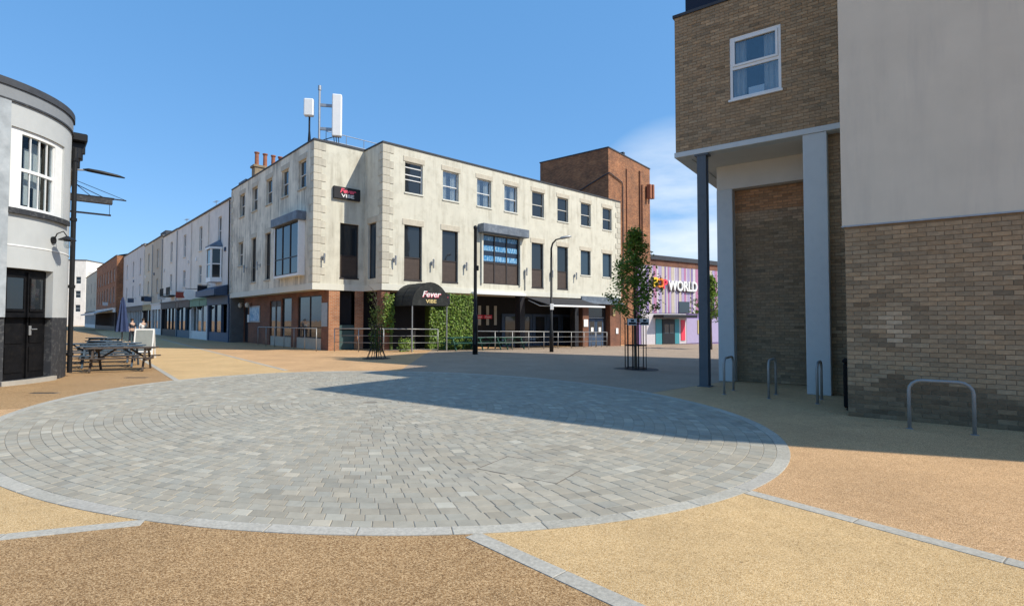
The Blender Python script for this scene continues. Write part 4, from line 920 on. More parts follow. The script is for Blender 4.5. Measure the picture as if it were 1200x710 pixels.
# street light and hanging sign fixed to the pub's street wall
wl = thing('street_light', 'flat street light on a bracket high on the pub wall', 'street lamp', (PC.x + e0.x + SD.x * 2.0, PC.y + e0.y + SD.y * 2.0, 6.62), math.atan2(T.y, T.x))
mb = MB(); mb.box(-.01, .05, -.08, .08, -.25, .15); mb.tube([(0, 0, 0), (.5, 0, .08)], .03, 6); part('bracket', mb, 'galv', wl)
mb = MB(); mb.tube([(.4, 0, .08), (.55, 0, .09), (.9, 0, .07), (1.35, 0, .03), (1.55, 0, 0)], [.025, .06, .065, .05, .02], 10); part('lamp_head', mb, 'black_metal', wl, smooth=True)
hs = thing('hanging_sign', 'dark hanging sign board with lamp bar and wire stays on the pub wall', 'sign', (PC.x + e0.x + SD.x * 2.4, PC.y + e0.y + SD.y * 2.4, 5.62), math.atan2(T.y, T.x))
mb = MB(); mb.box(0, 1.3, -.06, .06, .25, .31); mb.tube([(1.3, 0, .28), (1.65, 0, .28)], .025, 6); mb.tube([(0, 0, .75), (1.0, 0, .3)], .014, 5); mb.tube([(0, 0, .85), (1.6, 0, .3)], .01, 5); mb.tube([(0, 0, .85), (.65, 0, .3)], .012, 5); part('bracket', mb, 'black_metal', hs)
mb = MB(); mb.box(.08, 1.25, -.13, .13, .08, .25); part('sign_board', mb, 'pub_dark', hs)
mb = MB(); mb.tube([(.12, 0, .05), (.12, 0, -.28)], .008, 5); mb.tube([(1.18, 0, .05), (1.18, 0, -.28)], .008, 5); mb.box(.06, 1.22, -.05, .05, -.33, -.28); part('lamp_bar', mb, 'black_metal', hs)

# ------------------------------------------------------------------ brick flats on the right
RO, RANG = Vector((4.76, 13.18)), R(-36)
fl = thing('flats_building', 'buff brick and cream rendered flats with an overhanging upper storey on columns', 'building', (RO.x, RO.y, 0), RANG)
X0, XC, YF, ZS, ZP, ZR = -.645, 3.19, -2.6, 5.83, 9.5, 11.35
FU = Face(fl, X0, 0, 0)                                   # upper brick front
wu = (.71 - X0, 1.84 - X0, 7.0, 8.54)
def bricks(face, a0, a1, z0, z1, holes=(), d=-.006, out=None):
    """list of brick meshes' corner data on a face: (a, z, length, height)"""
    res = []; BL, BH, J = .225, .075, .01; r_ = 0; z = z0 + J / 2
    while z + BH - J < z1 + .001:
        x = a0 - (BL / 2 if r_ % 2 else 0)
        while x < a1:
            b0, b1 = max(x + J / 2, a0 + .002), min(x + BL - J / 2, a1 - .002)
            segs = [(b0, b1)]
            for h in holes:
                if z + BH - J > h[2] and z < h[3]:
                    ns = []
                    for s0, s1 in segs:
                        if s1 <= h[0] or s0 >= h[1]: ns.append((s0, s1))
                        else:
                            if s0 < h[0]: ns.append((s0, h[0]))
                            if s1 > h[1]: ns.append((h[1], s1))
                    segs = ns
            for s0, s1 in segs:
                if s1 - s0 > .03: res.append((face, s0, z, s1 - s0, BH - J))
            x += BL
        z += BH; r_ += 1
    return res
def brick_tone():
    u = rnd.random(); g = rnd.gauss(1, .085); w_ = rnd.uniform(-.04, .06)
    if u < .1: g *= .78; w_ -= .02
    elif u < .18: g *= 1.17
    return (g * (1 + w_), g, g * (1 - w_))
def weather(f_, a, z, tone):
    g = 1.0; b_r = rnd.uniform(1.05, 1.5)
    if f_ is FL:
        lim = .42 + .16 * math.sin(a * 2.1) + rnd.uniform(-.09, .09) + .1 * a
        if z < lim: g *= rnd.uniform(.42, .66)                     # damp blackened courses
        d = math.hypot((a - .52) / .3, (z - 1.45) / .24)
        if d < 1.3 and rnd.random() < .85 - .5 * d: return tuple(v * b_r * k for v, k in zip(tone, (1, 1.05, 1.13)))   # salt bloom
        if .8 < math.hypot((a - .5) / .4, (z - 1.6) / .38) < 1.25: g *= rnd.uniform(.6, .9)
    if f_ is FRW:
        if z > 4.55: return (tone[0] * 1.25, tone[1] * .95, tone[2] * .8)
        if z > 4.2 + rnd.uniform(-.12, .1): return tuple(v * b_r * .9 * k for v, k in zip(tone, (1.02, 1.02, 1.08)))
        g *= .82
    return tuple(v * g for v in tone)
def brick_geo(mb, f_, a, z, l_, h_, tone, local=False):
    tone = weather(f_, a, z, tone)
    d = -.008 + rnd.uniform(-.003, .003); c = .003
    vs = []
    for dd, ins in ((.02, 0), (d + c, 0), (d, c)):
        for aa, zz in ((ins, ins), (l_ - ins, ins), (l_ - ins, h_ - ins), (ins, h_ - ins)):
            vs.append((aa, dd, zz) if local else f_.pt(a + aa, z + zz, dd))
    fs = [(i, (i + 1) % 4, 4 + (i + 1) % 4, 4 + i) for i in range(4)] + [(4 + i, 4 + (i + 1) % 4, 8 + (i + 1) % 4, 8 + i) for i in range(4)] + [(8, 9, 10, 11)]
    mb.add(vs, fs, tone)
FL = Face(fl, XC, YF, 0)                                  # lower front of the rendered block
FLs = Face(fl, XC, YF + 8, -math.pi / 2)                  # its left flank
FRW = Face(fl, .3, 1.85, 0)                               # recessed wall
FW2 = Face(fl, 2.7, .3, 0)
walls = [('wall', [(FL, 0, 9, 0, 3.27, ())]), ('upper_wall', [(FU, 0, XC - X0, ZS + .13, ZP, (wu,))]), ('recess_wall', [(FRW, 0, 2.3, 0, 5.2, ()), (FW2, 0, XC - 2.7, 0, ZS, ())]), ('flank_wall', [(FLs, 8 - 2.75, 8, 0, 3.27, ())])]
wall_obj = {}
for nm, segs in walls:
    mb = MB()
    for f_, a0, a1, z0, z1, hs_ in segs: f_.wall(mb, a0, a1, z0, z1, hs_, .1)
    wall_obj[nm] = part(nm, mb, 'mortar', fl)
near = []
rows_ = {nm: [] for nm, _ in walls}
for nm, segs in walls:
    for f_, a0, a1, z0, z1, hs_ in segs: rows_[nm] += bricks(f_, a0, min(a1, 5.2), z0, z1, hs_)
# the 300 largest in view: the near lower wall between eye height and ground
cand = sorted([b_ for b_ in rows_['wall'] if b_[1] < 2.35], key=lambda b_: abs(b_[2] - 1.5) * .8 + (2.3 - b_[1]) * .25)[:300]
cs_ = set(id(b_) for b_ in cand)
for b_ in cand:
    mb = MB(); brick_geo(mb, *b_, brick_tone(), local=True); f_ = b_[0]
    part('brick', mb, 'buff_brick', wall_obj['wall'], f_.pt(b_[1], b_[2]), f_.a)
for nm in rows_:
    mb = MB()
    for b_ in rows_[nm]:
        if id(b_) not in cs_: brick_geo(mb, *b_, brick_tone())
    o = part('bricks', mb, 'buff_brick', wall_obj[nm]); o['kind'] = 'stuff'
# rendered block
mb = MB(); mb.box(XC - .035, XC + 9, YF - .035, YF + 8.6, 3.27, ZR); part('rendered_block', mb, 'cream_render', fl)
mb = MB(); mb.box(XC - .045, XC + 9, YF - .048, YF - .0352, 3.262, 3.285); part('render_bead', mb, 'galv', fl)
mb = MB(); mb.box(XC - .09, XC + 9.05, YF - .09, YF + 8.65, ZR, ZR + .12); part('coping', mb, 'coping', fl)
mb = MB(); mb.box(XC + .02, XC + 9, YF + .03, YF + 8.5, 0, 3.26); part('core', mb, 'mortar', fl)
mb = MB(); mb.box(X0 + .03, XC - .04, 1.2, 6, ZS + .13, ZP - .02); part('upper_core', mb, 'dark_room', fl)
FUl = Face(fl, X0, 6, -math.pi / 2); mb = MB(); FUl.wall(mb, 0, 6, ZS + .13, ZP); part('end_wall', mb, 'buff_brick', fl)
mb = MB(); mb.box(X0 - .04, XC - .05, -.04, 6.02, ZP, ZP + .07); part('coping', mb, 'coping', fl)
mb = MB(); mb.box(X0 + .25, XC - .04, .12, 5.7, ZP + .071, ZP + .62); part('roof_screen', mb, 'navy_cladding', fl)
mb = MB(); mb.cbox(X0 - .03, XC - .04, -.03, .3, ZS, ZS + .128, .006); mb.cbox(X0 - .03, X0 + .3, .302, 6, ZS, ZS + .126, .006); part('fascia', mb, 'pale_blue_paint', fl)
mb = MB(); mb.box(X0 + .0, XC - .04, .0, 6, ZS + .02, ZS + .1); part('soffit', mb, 'soffit_paint', fl)
mb = MB(); mb.cbox(-.05, .36, 1.55, 1.9, 0, 5.2, .012); part('column', mb, 'pale_blue_paint', fl)
mb = MB(); mb.cbox(2.25, 2.72, -.005, .48, 0, ZS + .0, .012); part('column', mb, 'pale_blue_paint', fl)
mb = MB(); mb.box(-.05, 2.6, 1.58, 1.84, 5.2, ZS + .02); part('beam', mb, 'soffit_paint', fl)
mb = MB(); mb.box(.33, XC + .1, 1.9, 6, 0, ZS); mb.box(2.6, XC, .42, 1.9, 0, ZS); part('core', mb, 'mortar', fl)
mb = MB()                                                 # H section steel post
mb.box(-.11, .11, -.005, .02, .02, ZS - .05); mb.box(-.11, .11, .2, .225, .02, ZS - .05); mb.box(-.012, .012, .02, .2, .02, ZS - .05); mb.box(-.11, -.09, .02, .2, .02, ZS - .05)
mb.cbox(-.17, .17, -.02, .24, ZS - .05, ZS + .0, .006); part('steel_post', mb, 'grey_blue_steel', fl)
mb = MB(); mb.cbox(-.16, .16, -.05, .27, 0, .02, .004); part('base_plate', mb, 'grey_blue_steel', fl)
# window of the upper storey
W_, H_ = wu[1] - wu[0], wu[3] - wu[2]; fm = MB(); m_ = H_ * .5
def rc(x0, x1, z0, z1, b, d0, d1): fm.box(x0, x0 + b, d0, d1, z0, z1); fm.box(x1 - b, x1, d0, d1, z0, z1); fm.box(x0 + b, x1 - b, d0 + .001, d1 - .001, z0, z0 + b); fm.box(x0 + b, x1 - b, d0 + .001, d1 - .001, z1 - b, z1)
rc(0, W_, 0, H_, .06, -.01, .06); fm.box(.06, W_ - .06, -.008, .058, m_ - .035, m_ + .035); rc(.065, W_ - .065, m_ + .04, H_ - .065, .05, -.03, .03)
uw = FU.part('window', fm, 'white_frame', wu[0], wu[2], .02)
for z0, z1, x0 in ((.06, m_ - .035, .06), (m_ + .09, H_ - .115, .115)): p = MB(); p.box(x0, W_ - x0, .02, .026, z0, z1); part('pane', p, 'clear_glass', uw)
for x0, x1 in ((.05, .34), (.74, W_ - .04)):
    n = 9; c = MB(); vs = []
    for k in range(n + 1): x = x0 + (x1 - x0) * k / n; y = .16 + .03 * math.sin(k * 2.2); vs += [(x, y, .06), (x, y, H_ - .06)]
    c.add(vs, [(2 * k, 2 * k + 2, 2 * k + 3, 2 * k + 1) for k in range(n)]); part('curtain', c, 'curtain', uw)
c = MB(); c.cbox(.4, .75, .07, .09, .06, .26, .005); part('card', c, 'letter_white', uw)
c = MB(); c.box(0, W_, .104, .11, 0, H_); part('room', c, 'glass_blue', uw) if False else None
mb = MB(); mb.box(-.03, W_ + .03, -.06, .05, -.05, -.002); FU.part('sill', mb, 'white_frame', wu[0], wu[2])
# rear wing of the flats (hidden behind, its shade falls before the club)
mb = MB(); RW = Vector((7.6, 17.3)) - RO; ex, gy = Vector((.809, -.588)), Vector((.588, .809)); rx, ry = RW.dot(ex), RW.dot(gy)
mb.box(rx, rx + 12, ry, ry + 9, 0, 16.6); part('rear_wing', mb, 'buff_brick', fl)
# pale weathering patch is in the bricks; dark litter bin in the recess
bn = thing('litter_bin', 'black litter bin tucked beside the flats wall', 'bin', (6.08, 9.72, 0), RANG)
mb = MB(); mb.cbox(-.02, .3, .02, .34, .05, .85, .02); part('bin_body', mb, 'black_paint', bn); mb = MB(); mb.cbox(-.03, .31, .01, .35, .86, .94, .02); part('bin_lid', mb, 'black_paint', bn); mb = MB(); mb.box(.02, .26, .06, .3, 0, .05); part('bin_base', mb, 'iron', bn)

# ------------------------------------------------------------------ bicycle stands
def bike_stand(p, q, h_, label, group=None):
    p, q = Vector(p), Vector(q); l_ = (q - p).length; t = thing('bicycle_stand', label, 'bike stand', (p.x, p.y, 0), math.atan2(q.y - p.y, q.x - p.x), group)
    mb = MB(); r_ = .16; pts = [(0, 0, 0), (0, 0, h_ - r_)] + [(r_ - r_ * math.cos(R(a)), 0, h_ - r_ + r_ * math.sin(R(a))) for a in (22, 45, 68, 90)]
    pts += [(l_ - r_ + r_ * math.sin(R(a)), 0, h_ - r_ + r_ * math.cos(R(a))) for a in (0, 22, 45, 68, 90)] + [(l_, 0, 0)]
    mb.tube(pts, .026, 10); part('hoop', mb, 'stand_steel', t, smooth=True)
    for x in (0, l_): mb = MB(); mb.lathe([(.05, 0), (.05, .006), (.03, .01)], 12, (x, 0)); part('foot', mb, 'galv', t)
bike_stand((6.06, 8.12), (6.66, 7.67), .74, 'wide steel hoop bike stand parallel to buff brick wall')
G_ = 'bike stands by the columns'
bike_stand((4.72, 11.82), (5.2, 12.48), .8, 'steel hoop bike stand nearest the steel post of the flats')
bike_stand((5.4, 11.18), (5.86, 11.8), .8, 'steel hoop bike stand in front of the recessed brick wall')
bike_stand((6.03, 10.5), (6.44, 11.06), .8, 'steel hoop bike stand in front of the pale blue column')

# ------------------------------------------------------------------ foliage
def leaves(mb, centre, rad, n, size, shade=1.0, squash=1.0):
    for _ in range(n):
        while True:
            p = Vector((rnd.uniform(-1, 1), rnd.uniform(-1, 1), rnd.uniform(-1, 1)))
            if .02 < p.length < 1: break
        p = Vector((p.x * rad, p.y * rad, p.z * rad * squash)) + centre
        s_ = size * rnd.uniform(.6, 1.3); ax = Vector((rnd.gauss(0, 1), rnd.gauss(0, 1), rnd.gauss(-.2, .6))).normalized()
        up_ = Vector((rnd.gauss(0, .5), rnd.gauss(0, .5), 1)).normalized(); sd = ax.cross(up_)
        if sd.length < .05: continue
        sd.normalize(); nn = sd.cross(ax).normalized()
        g = shade * rnd.uniform(.65, 1.4); t_ = (g * rnd.uniform(.8, 1.08), g, g * rnd.uniform(.6, 1.0))
        mb.add([p, p + ax * s_ * .5 + sd * s_ * .3 + nn * s_ * .06, p + ax * s_, p + ax * s_ * .5 - sd * s_ * .3 + nn * s_ * .06], [(0, 1, 2), (0, 2, 3)], t_)
def tree(name, label, loc, h_, cw_, cb, nleaf, size, lmat='leaf', trunk_r=.05, cat='tree'):
    t = thing(name, label, cat, loc, rnd.uniform(0, 6))
    tr = MB(); tr.tube([(0, 0, 0), (.03, .02, h_ * .35), (-.02, .03, h_ * .7), (.02, 0, h_ * .95)], [trunk_r, trunk_r * .85, trunk_r * .55, trunk_r * .15], 8)
    cr = MB(); tips = []
    for k in range(46):
        u = (k + .5) / 46; z = cb + (h_ - cb) * u * .94; prof = (1 - u) ** .85 * min(1, .55 + u * 3) * 1.08
        a = k * 2.4 + rnd.uniform(-.4, .4); l_ = cw_ * prof * rnd.uniform(.55, 1.05)
        e_ = Vector((math.cos(a) * l_, math.sin(a) * l_, z + l_ * .4 + .1)); s0 = Vector((0, 0, z - .1))
        m1 = s0.lerp(e_, .55) + Vector((0, 0, -.04)); tr.tube([s0, m1, e_], [.016, .01, .004], 4, cap=False)
        tips += [(e_, .24), (m1, .2), (s0.lerp(e_, .8), .2)]
    per_ = max(1, nleaf // len(tips))
    for c_, r_ in tips: leaves(cr, c_, r_ * cw_ * rnd.uniform(.7, 1.2), int(per_ * rnd.uniform(.3, 1.5)), size, rnd.uniform(.7, 1.25), .7)
    part('trunk', tr, 'bark', t); part('crown', cr, lmat, t); return t
TX, TY = 4.2, 18.02
tree('young_tree', 'young leafy street tree growing out of a black tree guard', (TX, TY, gz(TX, TY)), 4.85, 1.12, 1.62, 5600, .12)
gd = thing('tree_guard', 'round black metal tree guard of upright bars with small white signs', 'tree guard', (TX, TY, gz(TX, TY)))
for k in range(12):
    a = k * math.pi / 6; mb = MB(); mb.tube([(.36 * math.cos(a), .36 * math.sin(a), 0), (.36 * math.cos(a), .36 * math.sin(a), 1.66), (.4 * math.cos(a), .4 * math.sin(a), 1.76)], .013, 6); part('bar', mb, 'black_metal', gd)
for z in (.05, .82, 1.55):
    mb = MB(); pts = [(.36 * math.cos(k * math.pi / 12), .36 * math.sin(k * math.pi / 12), z) for k in range(25)]; mb.tube(pts, .018, 6); part('hoop', mb, 'black_metal', gd)
for a in (R(-118), R(-55)):
    mb = MB(); mb.box(-.15, .15, -.01, .01, 1.5, 1.72); s_ = part('sign_plate', mb, 'white_plastic', gd, (.4 * math.cos(a), .4 * math.sin(a), 0), a + R(90) if False else 0)
    mb = MB(); mb.box(-.12, .12, -.016, -.011, 1.53, 1.6); mb.box(-.05, .06, -.016, -.011, 1.62, 1.69); part('print', mb, 'shop_black', s_)
mb = MB(); mb.lathe([(.75, .004), (.75, .014), (.1, .014)], 32); part('tree_grille', mb, 'iron', gd)
PX, PY = -5.83, 22.81
pt = thing('planted_tree', 'slim young tree covered in climbing leaves beside the club railing', 'tree', (PX, PY, gz(PX, PY)))
tr = MB(); tr.tube([(0, 0, 0), (.02, 0, 1.4), (0, .02, 2.5)], [.035, .03, .012], 6)
for k in range(9):
    a = k * 2.1; z = 1.9 + k * .09; tr.tube([(0, 0, z), (.3 * math.cos(a), .3 * math.sin(a), z + .35), (.55 * math.cos(a), .5 * math.sin(a), z + .5)], [.014, .009, .004], 4, cap=False)
part('trunk', tr, 'bark', pt); cr = MB()
for k in range(26): z = .35 + k * .072; a = k * 2.3; leaves(cr, Vector((.16 * math.cos(a), .16 * math.sin(a), z)), .2, 42, .09, rnd.uniform(.55, 1.2))
for k in range(9): a = k * 2.1; z = 2.25 + k * .07; leaves(cr, Vector((.42 * math.cos(a), .42 * math.sin(a), z)), .16, 9, .07, rnd.uniform(.7, 1.2))
part('crown', cr, 'dark_leaf', pt)
pg = thing('tree_guard', 'flared wooden stake guard round the slim young tree', 'tree guard', (PX, PY, gz(PX, PY)))
for k in range(8):
    a = k * math.pi / 4; mb = MB(); mb.tube([(.42 * math.cos(a), .42 * math.sin(a), 0), (.24 * math.cos(a), .24 * math.sin(a), .45), (.22 * math.cos(a), .22 * math.sin(a), 1.5)], .016, 5); part('bar', mb, 'iron', pg)
mb = MB(); mb.tube([(.23 * math.cos(k * math.pi / 8), .23 * math.sin(k * math.pi / 8), 1.4) for k in range(17)], .014, 5); part('hoop', mb, 'iron', pg)
mb = MB(); mb.lathe([(.6, .004), (.6, .012), (.1, .012)], 28); part('tree_grille', mb, 'iron', pg)
tree('street_tree', 'street tree behind the steel post in front of the striped nightclub', (14.3, 38.0, gz(14.3, 38)), 5.4, 1.5, 1.9, 3000, .19, trunk_r=.07)
# ivy wall beside the entrance
iv = thing('ivy_hedge', 'lit panel of green artificial ivy leaves beside the entrance canopy', 'hedge', (VC.x, VC.y, 0), ANG)
mb = MB(); mb.box(2.95, 6.1, -.18, .3, -.15, 3.15); part('backing', mb, 'dark_leaf', iv)
mb = MB(); mb.box(.5, .62, -.1, .3, 0, 3.0); part('backing', mb, 'dark_leaf', iv)
lf = MB()
def ivy(x0, x1, z0, z1, n, y=-.2):
    for _ in range(n):
        p = Vector((rnd.uniform(x0, x1), y + rnd.uniform(-.1, .03), rnd.uniform(z0, z1))); s_ = rnd.uniform(.07, .15)
        ax = Vector((rnd.gauss(0, 1), rnd.gauss(-.5, .4), rnd.gauss(-.4, .8))).normalized(); sd = ax.cross(Vector((rnd.gauss(0, .3), -1, rnd.gauss(.4, .4)))).normalized()
        g = rnd.uniform(.45, 1.6); lf.add([p, p + ax * s_ * .5 + sd * s_ * .38, p + ax * s_, p + ax * s_ * .5 - sd * s_ * .38], [(0, 1, 2), (0, 2, 3)], (g * rnd.uniform(.9, 1.3), g, g * .8))
ivy(2.9, 6.15, -.05, 3.2, 3400); ivy(.05, .62, 1.0, 3.1, 500, -.12); ivy(.3, 1.2, 0, .7, 260, -1.2)
o = part('leaves', lf, 'ivy_leaf', iv); o['kind'] = 'stuff'

# ------------------------------------------------------------------ railings round the club terrace
def railing(name, label, pts, h_=1.12, bars=3, group='club terrace railings', step=1.55):
    a, b = Vector(pts[0]), Vector(pts[1]); d = b - a; l_ = d.length; d.normalize()
    t = thing(name, label, 'railing', (a.x, a.y, gz(a.x, a.y)), math.atan2(d.y, d.x), group)
    z1 = gz(b.x, b.y) - gz(a.x, a.y); n = max(1, round(l_ / step))
    for k in range(n + 1):
        x = l_ * k / n; zz = z1 * k / n; mb = MB(); mb.tube([(x, 0, zz), (x, 0, zz + h_)], .024, 8); part('post', mb, 'steel', t, smooth=True)
    for k in range(bars):
        zz = h_ - k * h_ * .3; mb = MB(); mb.tube([(0, 0, zz), (l_, 0, zz + z1)], .026 if k == 0 else .013, 8); part('rail', mb, 'steel', t, smooth=True)
def lw(x, y): q = VC + T * x + S * y; return (q.x, q.y)
railing('railing', 'steel railing under the street side overhang of the club', (lw(-2.75, 11.4), lw(-2.75, 1.95)), 1.2, 1)
railing('railing', 'steel railing between corner pier and slim young tree', (lw(-2.0, 1.4), lw(-.6, -1.3)), 1.2, 3)
railing('railing', 'short steel railing left of the entrance canopy post', (lw(-.6, -1.3), lw(2.3, -1.95)), 1.2, 4)
railing('railing', 'long steel railing before the dark terrace and awning', (lw(4.6, -2.4), lw(18.2, -1.2)), 1.12, 3)
railing('railing', 'short steel railing closing the terrace beside the double door', (lw(18.2, -1.2), lw(17.7, -.1)), 1.12, 4, step=.35)

# ------------------------------------------------------------------ lamp posts
lp = thing('lamp_post', 'straight black post with a thick base in front of the ivy', 'post', (-1.82, 26.2, gz(-1.82, 26.2)))
mb = MB(); mb.lathe([(.13, 0), (.13, 1.9), (.1, 2.0), (.085, 2.05), (.08, 6.2), (.1, 6.25), (.1, 6.35), (.03, 6.4)], 14); part('column', mb, 'black_metal', lp, smooth=True)
mb = MB(); mb.cbox(.07, .17, -.06, .06, 4.15, 4.4, .02); part('bracket', mb, 'black_metal', lp)
mb = MB(); mb.box(-.05, .05, -.135, -.128, .5, 1.1); part('hatch', mb, 'iron', lp)
l2 = thing('lamp_post', 'slim black street lamp with a curved arm and flat head', 'street lamp', (2.25, 30.2, gz(2.25, 30.2)), R(10))
mb = MB(); mb.lathe([(.12, 0), (.12, 1.2), (.075, 1.3), (.065, 5.4)], 12); mb.tube([(0, 0, 5.3), (0, 0, 5.9), (.08, 0, 6.2), (.28, 0, 6.42), (.6, 0, 6.52)], [.06, .055, .05, .045, .04], 8); part('column', mb, 'black_metal', l2, smooth=True)
mb = MB(); mb.tube([(.5, 0, 6.5), (.62, 0, 6.53), (1.05, 0, 6.62), (1.2, 0, 6.64)], [.03, .085, .08, .02], 10); part('lamp_head', mb, 'galv', l2, smooth=True)
mb = MB(); mb.cbox(-.1, .1, -.14, -.1, 2.4, 2.75, .01); part('notice', mb, 'letter_white', l2)

# ------------------------------------------------------------------ picnic tables
def picnic(loc, rz, mat, label, L_=1.9, group=None):
    t = thing('picnic_table', label, 'picnic table', loc, rz, group)
    for k in range(5): mb = MB(); mb.cbox(-L_ / 2, L_ / 2, -.35 + k * .142, -.218 + k * .142, .72, .76, .006); part('table_plank', mb, mat, t)
    for y in (-.76, .6): 
        for k in range(1): mb = MB(); mb.cbox(-L_ / 2, L_ / 2, y, y + .16 + .0, .42, .46, .006); part('seat_plank', mb, mat, t)
    for x in (-L_ / 2 + .22, L_ / 2 - .3):
        for s_ in (-1, 1):
            mb = MB(); M_ = Matrix.Translation((x, s_ * .25, .72)) @ Matrix.Rotation(s_ * R(27), 4, 'X'); mb.cbox(0, .05, -.045, .045, -.8, 0, .006, M_=M_); part('leg', mb, mat, t)
        mb = MB(); mb.cbox(x + .052, x + .095, -.72, .72, .33, .42, .006); part('cross_beam', mb, mat, t)
        mb = MB(); mb.cbox(x + .053, x + .096, -.34, .34, .64, .719, .006); part('batten', mb, mat, t)
        sx = 1 if x < 0 else -1
        mb = MB(); mb.tube([(x + .07, 0, .36), (x + .07 + sx * .5, 0, .71)], .03, 4); part('brace', mb, mat, t)
    return t
PR_ = math.atan2(17.41 - 16.57, 11.58 * -1 + 13.23)
picnic((-12.75, 17.35, 0), R(24), 'weathered_wood', 'brown weathered picnic table at the front of the pub tables')
picnic((-14.1, 18.7, 0), R(26), 'blue_wood', 'blue picnic table right behind the brown one')
picnic((-15.6, 20.6, 0), R(24), 'blue_wood', 'blue picnic table third back from the pub drain')
picnic((-17.6, 22.9, 0), R(-30), 'blue_wood', 'blue picnic table turned askew beside the closed parasol')
picnic((-17.0, 20.2, 0), R(22), 'blue_wood', 'blue picnic table close against the pub wall')
picnic((-20.8, 27.0, 0), R(-25), 'blue_wood', 'blue picnic table beyond the closed parasol')
ps_ = thing('parasol', 'closed dark blue parasol standing among the picnic tables', 'parasol', (-18.4, 25.0, 0))
mb = MB(); mb.tube([(0, 0, 0), (0, 0, 2.75)], .025, 8); part('pole', mb, 'weathered_wood', ps_)
cl = MB(); vs = []; n = 16
for z, r_ in ((1.1, .22), (1.35, .2), (1.8, .15), (2.3, .1), (2.72, .03)):
    for k in range(n): a = 2 * math.pi * k / n; rr = r_ * (1 + .28 * (1 if k % 2 else -1)); vs.append((rr * math.cos(a), rr * math.sin(a), z))
cl.add(vs, [(i * n + k, i * n + (k + 1) % n, (i + 1) * n + (k + 1) % n, (i + 1) * n + k) for i in range(4) for k in range(n)]); part('canopy', cl, 'parasol_blue', ps_)
mb = MB(); mb.lathe([(.3, 0), (.3, .08), (.05, .1)], 16); part('base', mb, 'concrete', ps_)
ab = thing('menu_board', 'white framed grey board standing on the pavement beside the tables', 'sign board', (-15.75, 22.6, 0), R(20))
mb = MB(); M_ = Matrix.Rotation(R(-12), 4, 'X')
for b_ in ((-.36, -.31, 0, 1.3), (.31, .36, 0, 1.3), (-.31, .31, 1.24, 1.3), (-.31, .31, .28, .34)): mb.box(b_[0], b_[1], -.02, .02, b_[2], b_[3], M_)
part('frame', mb, 'white_frame', ab); mb = MB(); mb.box(-.31, .31, -.01, .01, .34, 1.24, M_); part('board', mb, 'slate_board', ab)
mb = MB(); M2 = Matrix.Translation((0, .55, 0)) @ Matrix.Rotation(R(12), 4, 'X'); mb.box(-.36, -.31, -.02, .02, 0, 1.27, M2); mb.box(.31, .36, -.02, .02, 0, 1.27, M2); part('rear_leg', mb, 'white_frame', ab)
Gt = 'green tables on the club terrace'
for i, (x, y) in enumerate(((4.3, -1.25), (6.3, -1.2), (8.3, -1.15))):
    p = lw(x, y); picnic((p[0], p[1], gz(*p)), ANG, 'green_wood', ('green picnic table next to the canopy post', 'green picnic table behind the straight black post', 'green picnic table at the dark end of the terrace')[i])

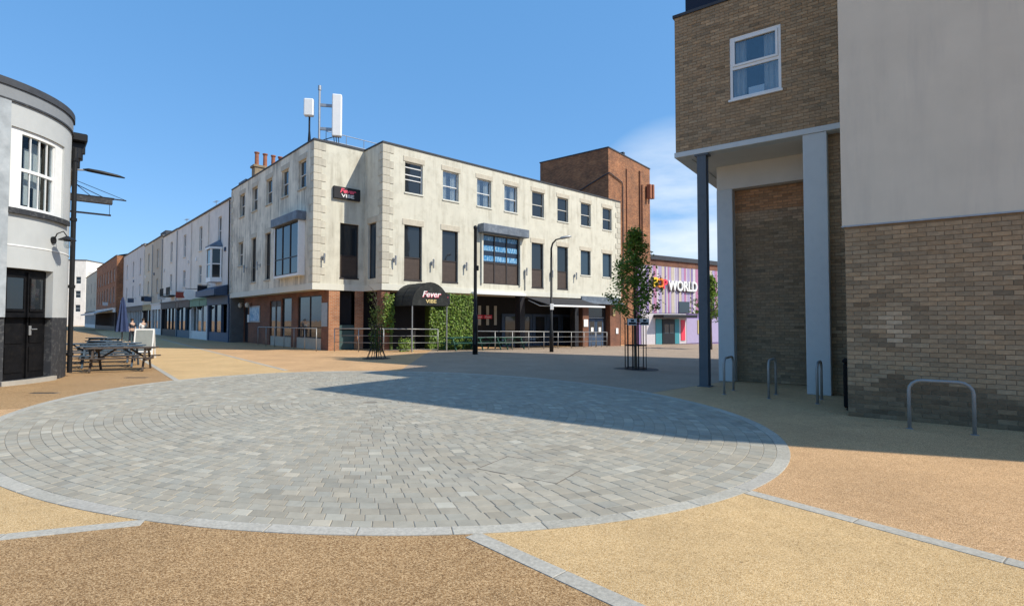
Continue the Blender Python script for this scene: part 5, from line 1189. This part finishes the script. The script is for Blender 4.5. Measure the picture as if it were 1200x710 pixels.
# ------------------------------------------------------------------ people far down the street
def person(loc, rz, top, bottom, label, hgt=1.72):
    t = thing('person', label, 'person', loc, rz); k = hgt / 1.75
    def skin(verts, edges, mat, name, parent):
        me = bpy.data.meshes.new(name); me.from_pydata([tuple(c * k for c in v[:3]) for v in verts], edges, []); o = bpy.data.objects.new('tmp', me); col.objects.link(o)
        o.modifiers.new('s', 'SKIN'); sd = o.modifiers.new('d', 'SUBSURF'); sd.levels = 1; sd.render_levels = 1
        for i, v in enumerate(verts): me.skin_vertices[0].data[i].radius = (v[3] * k, v[4] * k)
        me.skin_vertices[0].data[0].use_root = True
        dg = bpy.context.evaluated_depsgraph_get(); dg.update(); m2 = bpy.data.meshes.new_from_object(o.evaluated_get(dg)); bpy.data.objects.remove(o)
        m2.materials.clear(); m2.materials.append(MATS[mat]); m2.name = name; m2.shade_smooth(); return put(name, m2, parent)
    body = skin([(0, 0, .95, .15, .1), (0, 0, 1.2, .14, .1), (0, 0, 1.42, .17, .1), (0, 0, 1.5, .055, .055), (0, -.01, 1.6, .075, .085), (0, -.01, 1.7, .07, .08),
                 (.2, 0, 1.4, .05, .05), (.25, .03, 1.13, .04, .04), (.24, -.05, .9, .032, .03), (.235, -.07, .8, .03, .02), (-.2, 0, 1.4, .05, .05), (-.25, .03, 1.13, .04, .04), (-.24, -.05, .9, .032, .03), (-.235, -.07, .8, .03, .02),
                 (.1, 0, .88, .09, .09), (.11, -.02, .48, .06, .06), (.11, .02, .08, .04, .04), (.11, -.12, .03, .04, .03), (-.1, 0, .88, .09, .09), (-.11, .05, .48, .06, .06), (-.11, .1, .08, .04, .04), (-.11, -.03, .03, .04, .03)],
                [(0, 1), (1, 2), (2, 3), (3, 4), (4, 5), (2, 6), (6, 7), (7, 8), (8, 9), (2, 10), (10, 11), (11, 12), (12, 13), (0, 14), (14, 15), (15, 16), (16, 17), (0, 18), (18, 19), (19, 20), (20, 21)], 'skin', 'body', t)
    skin([(0, 0, .98, .17, .125), (0, 0, 1.2, .16, .12), (0, 0, 1.42, .185, .115), (.2, 0, 1.41, .07, .07), (.245, .025, 1.18, .06, .06), (-.2, 0, 1.41, .07, .07), (-.245, .025, 1.18, .06, .06)], [(0, 1), (1, 2), (2, 3), (3, 4), (2, 5), (5, 6)], top, 'shirt', t)
    skin([(0, 0, .96, .16, .12), (.1, 0, .85, .105, .105), (.11, -.02, .48, .078, .078), (.11, .02, .1, .065, .065), (-.1, 0, .85, .105, .105), (-.11, .05, .48, .078, .078), (-.11, .1, .1, .065, .065)], [(0, 1), (1, 2), (2, 3), (0, 4), (4, 5), (5, 6)], bottom, 'trousers', t)
    mb = MB(); mb.lathe([(.03, 1.82), (.07, 1.8), (.095, 1.74), (.095, 1.66), (.08, 1.62)], 12, (0, .015)); mb.v = [tuple(c * k for c in v) for v in mb.v]; part('hair', mb, 'hair', t, smooth=True)
person((-26.6, 38.2, 0), R(60), 'cloth_white', 'cloth_dark', 'person in a white shirt walking on the street past the menu board')
person((-27.9, 38.9, 0), R(70), 'cloth_dark', 'cloth_dark', 'person in dark clothes walking beside the white shirt')
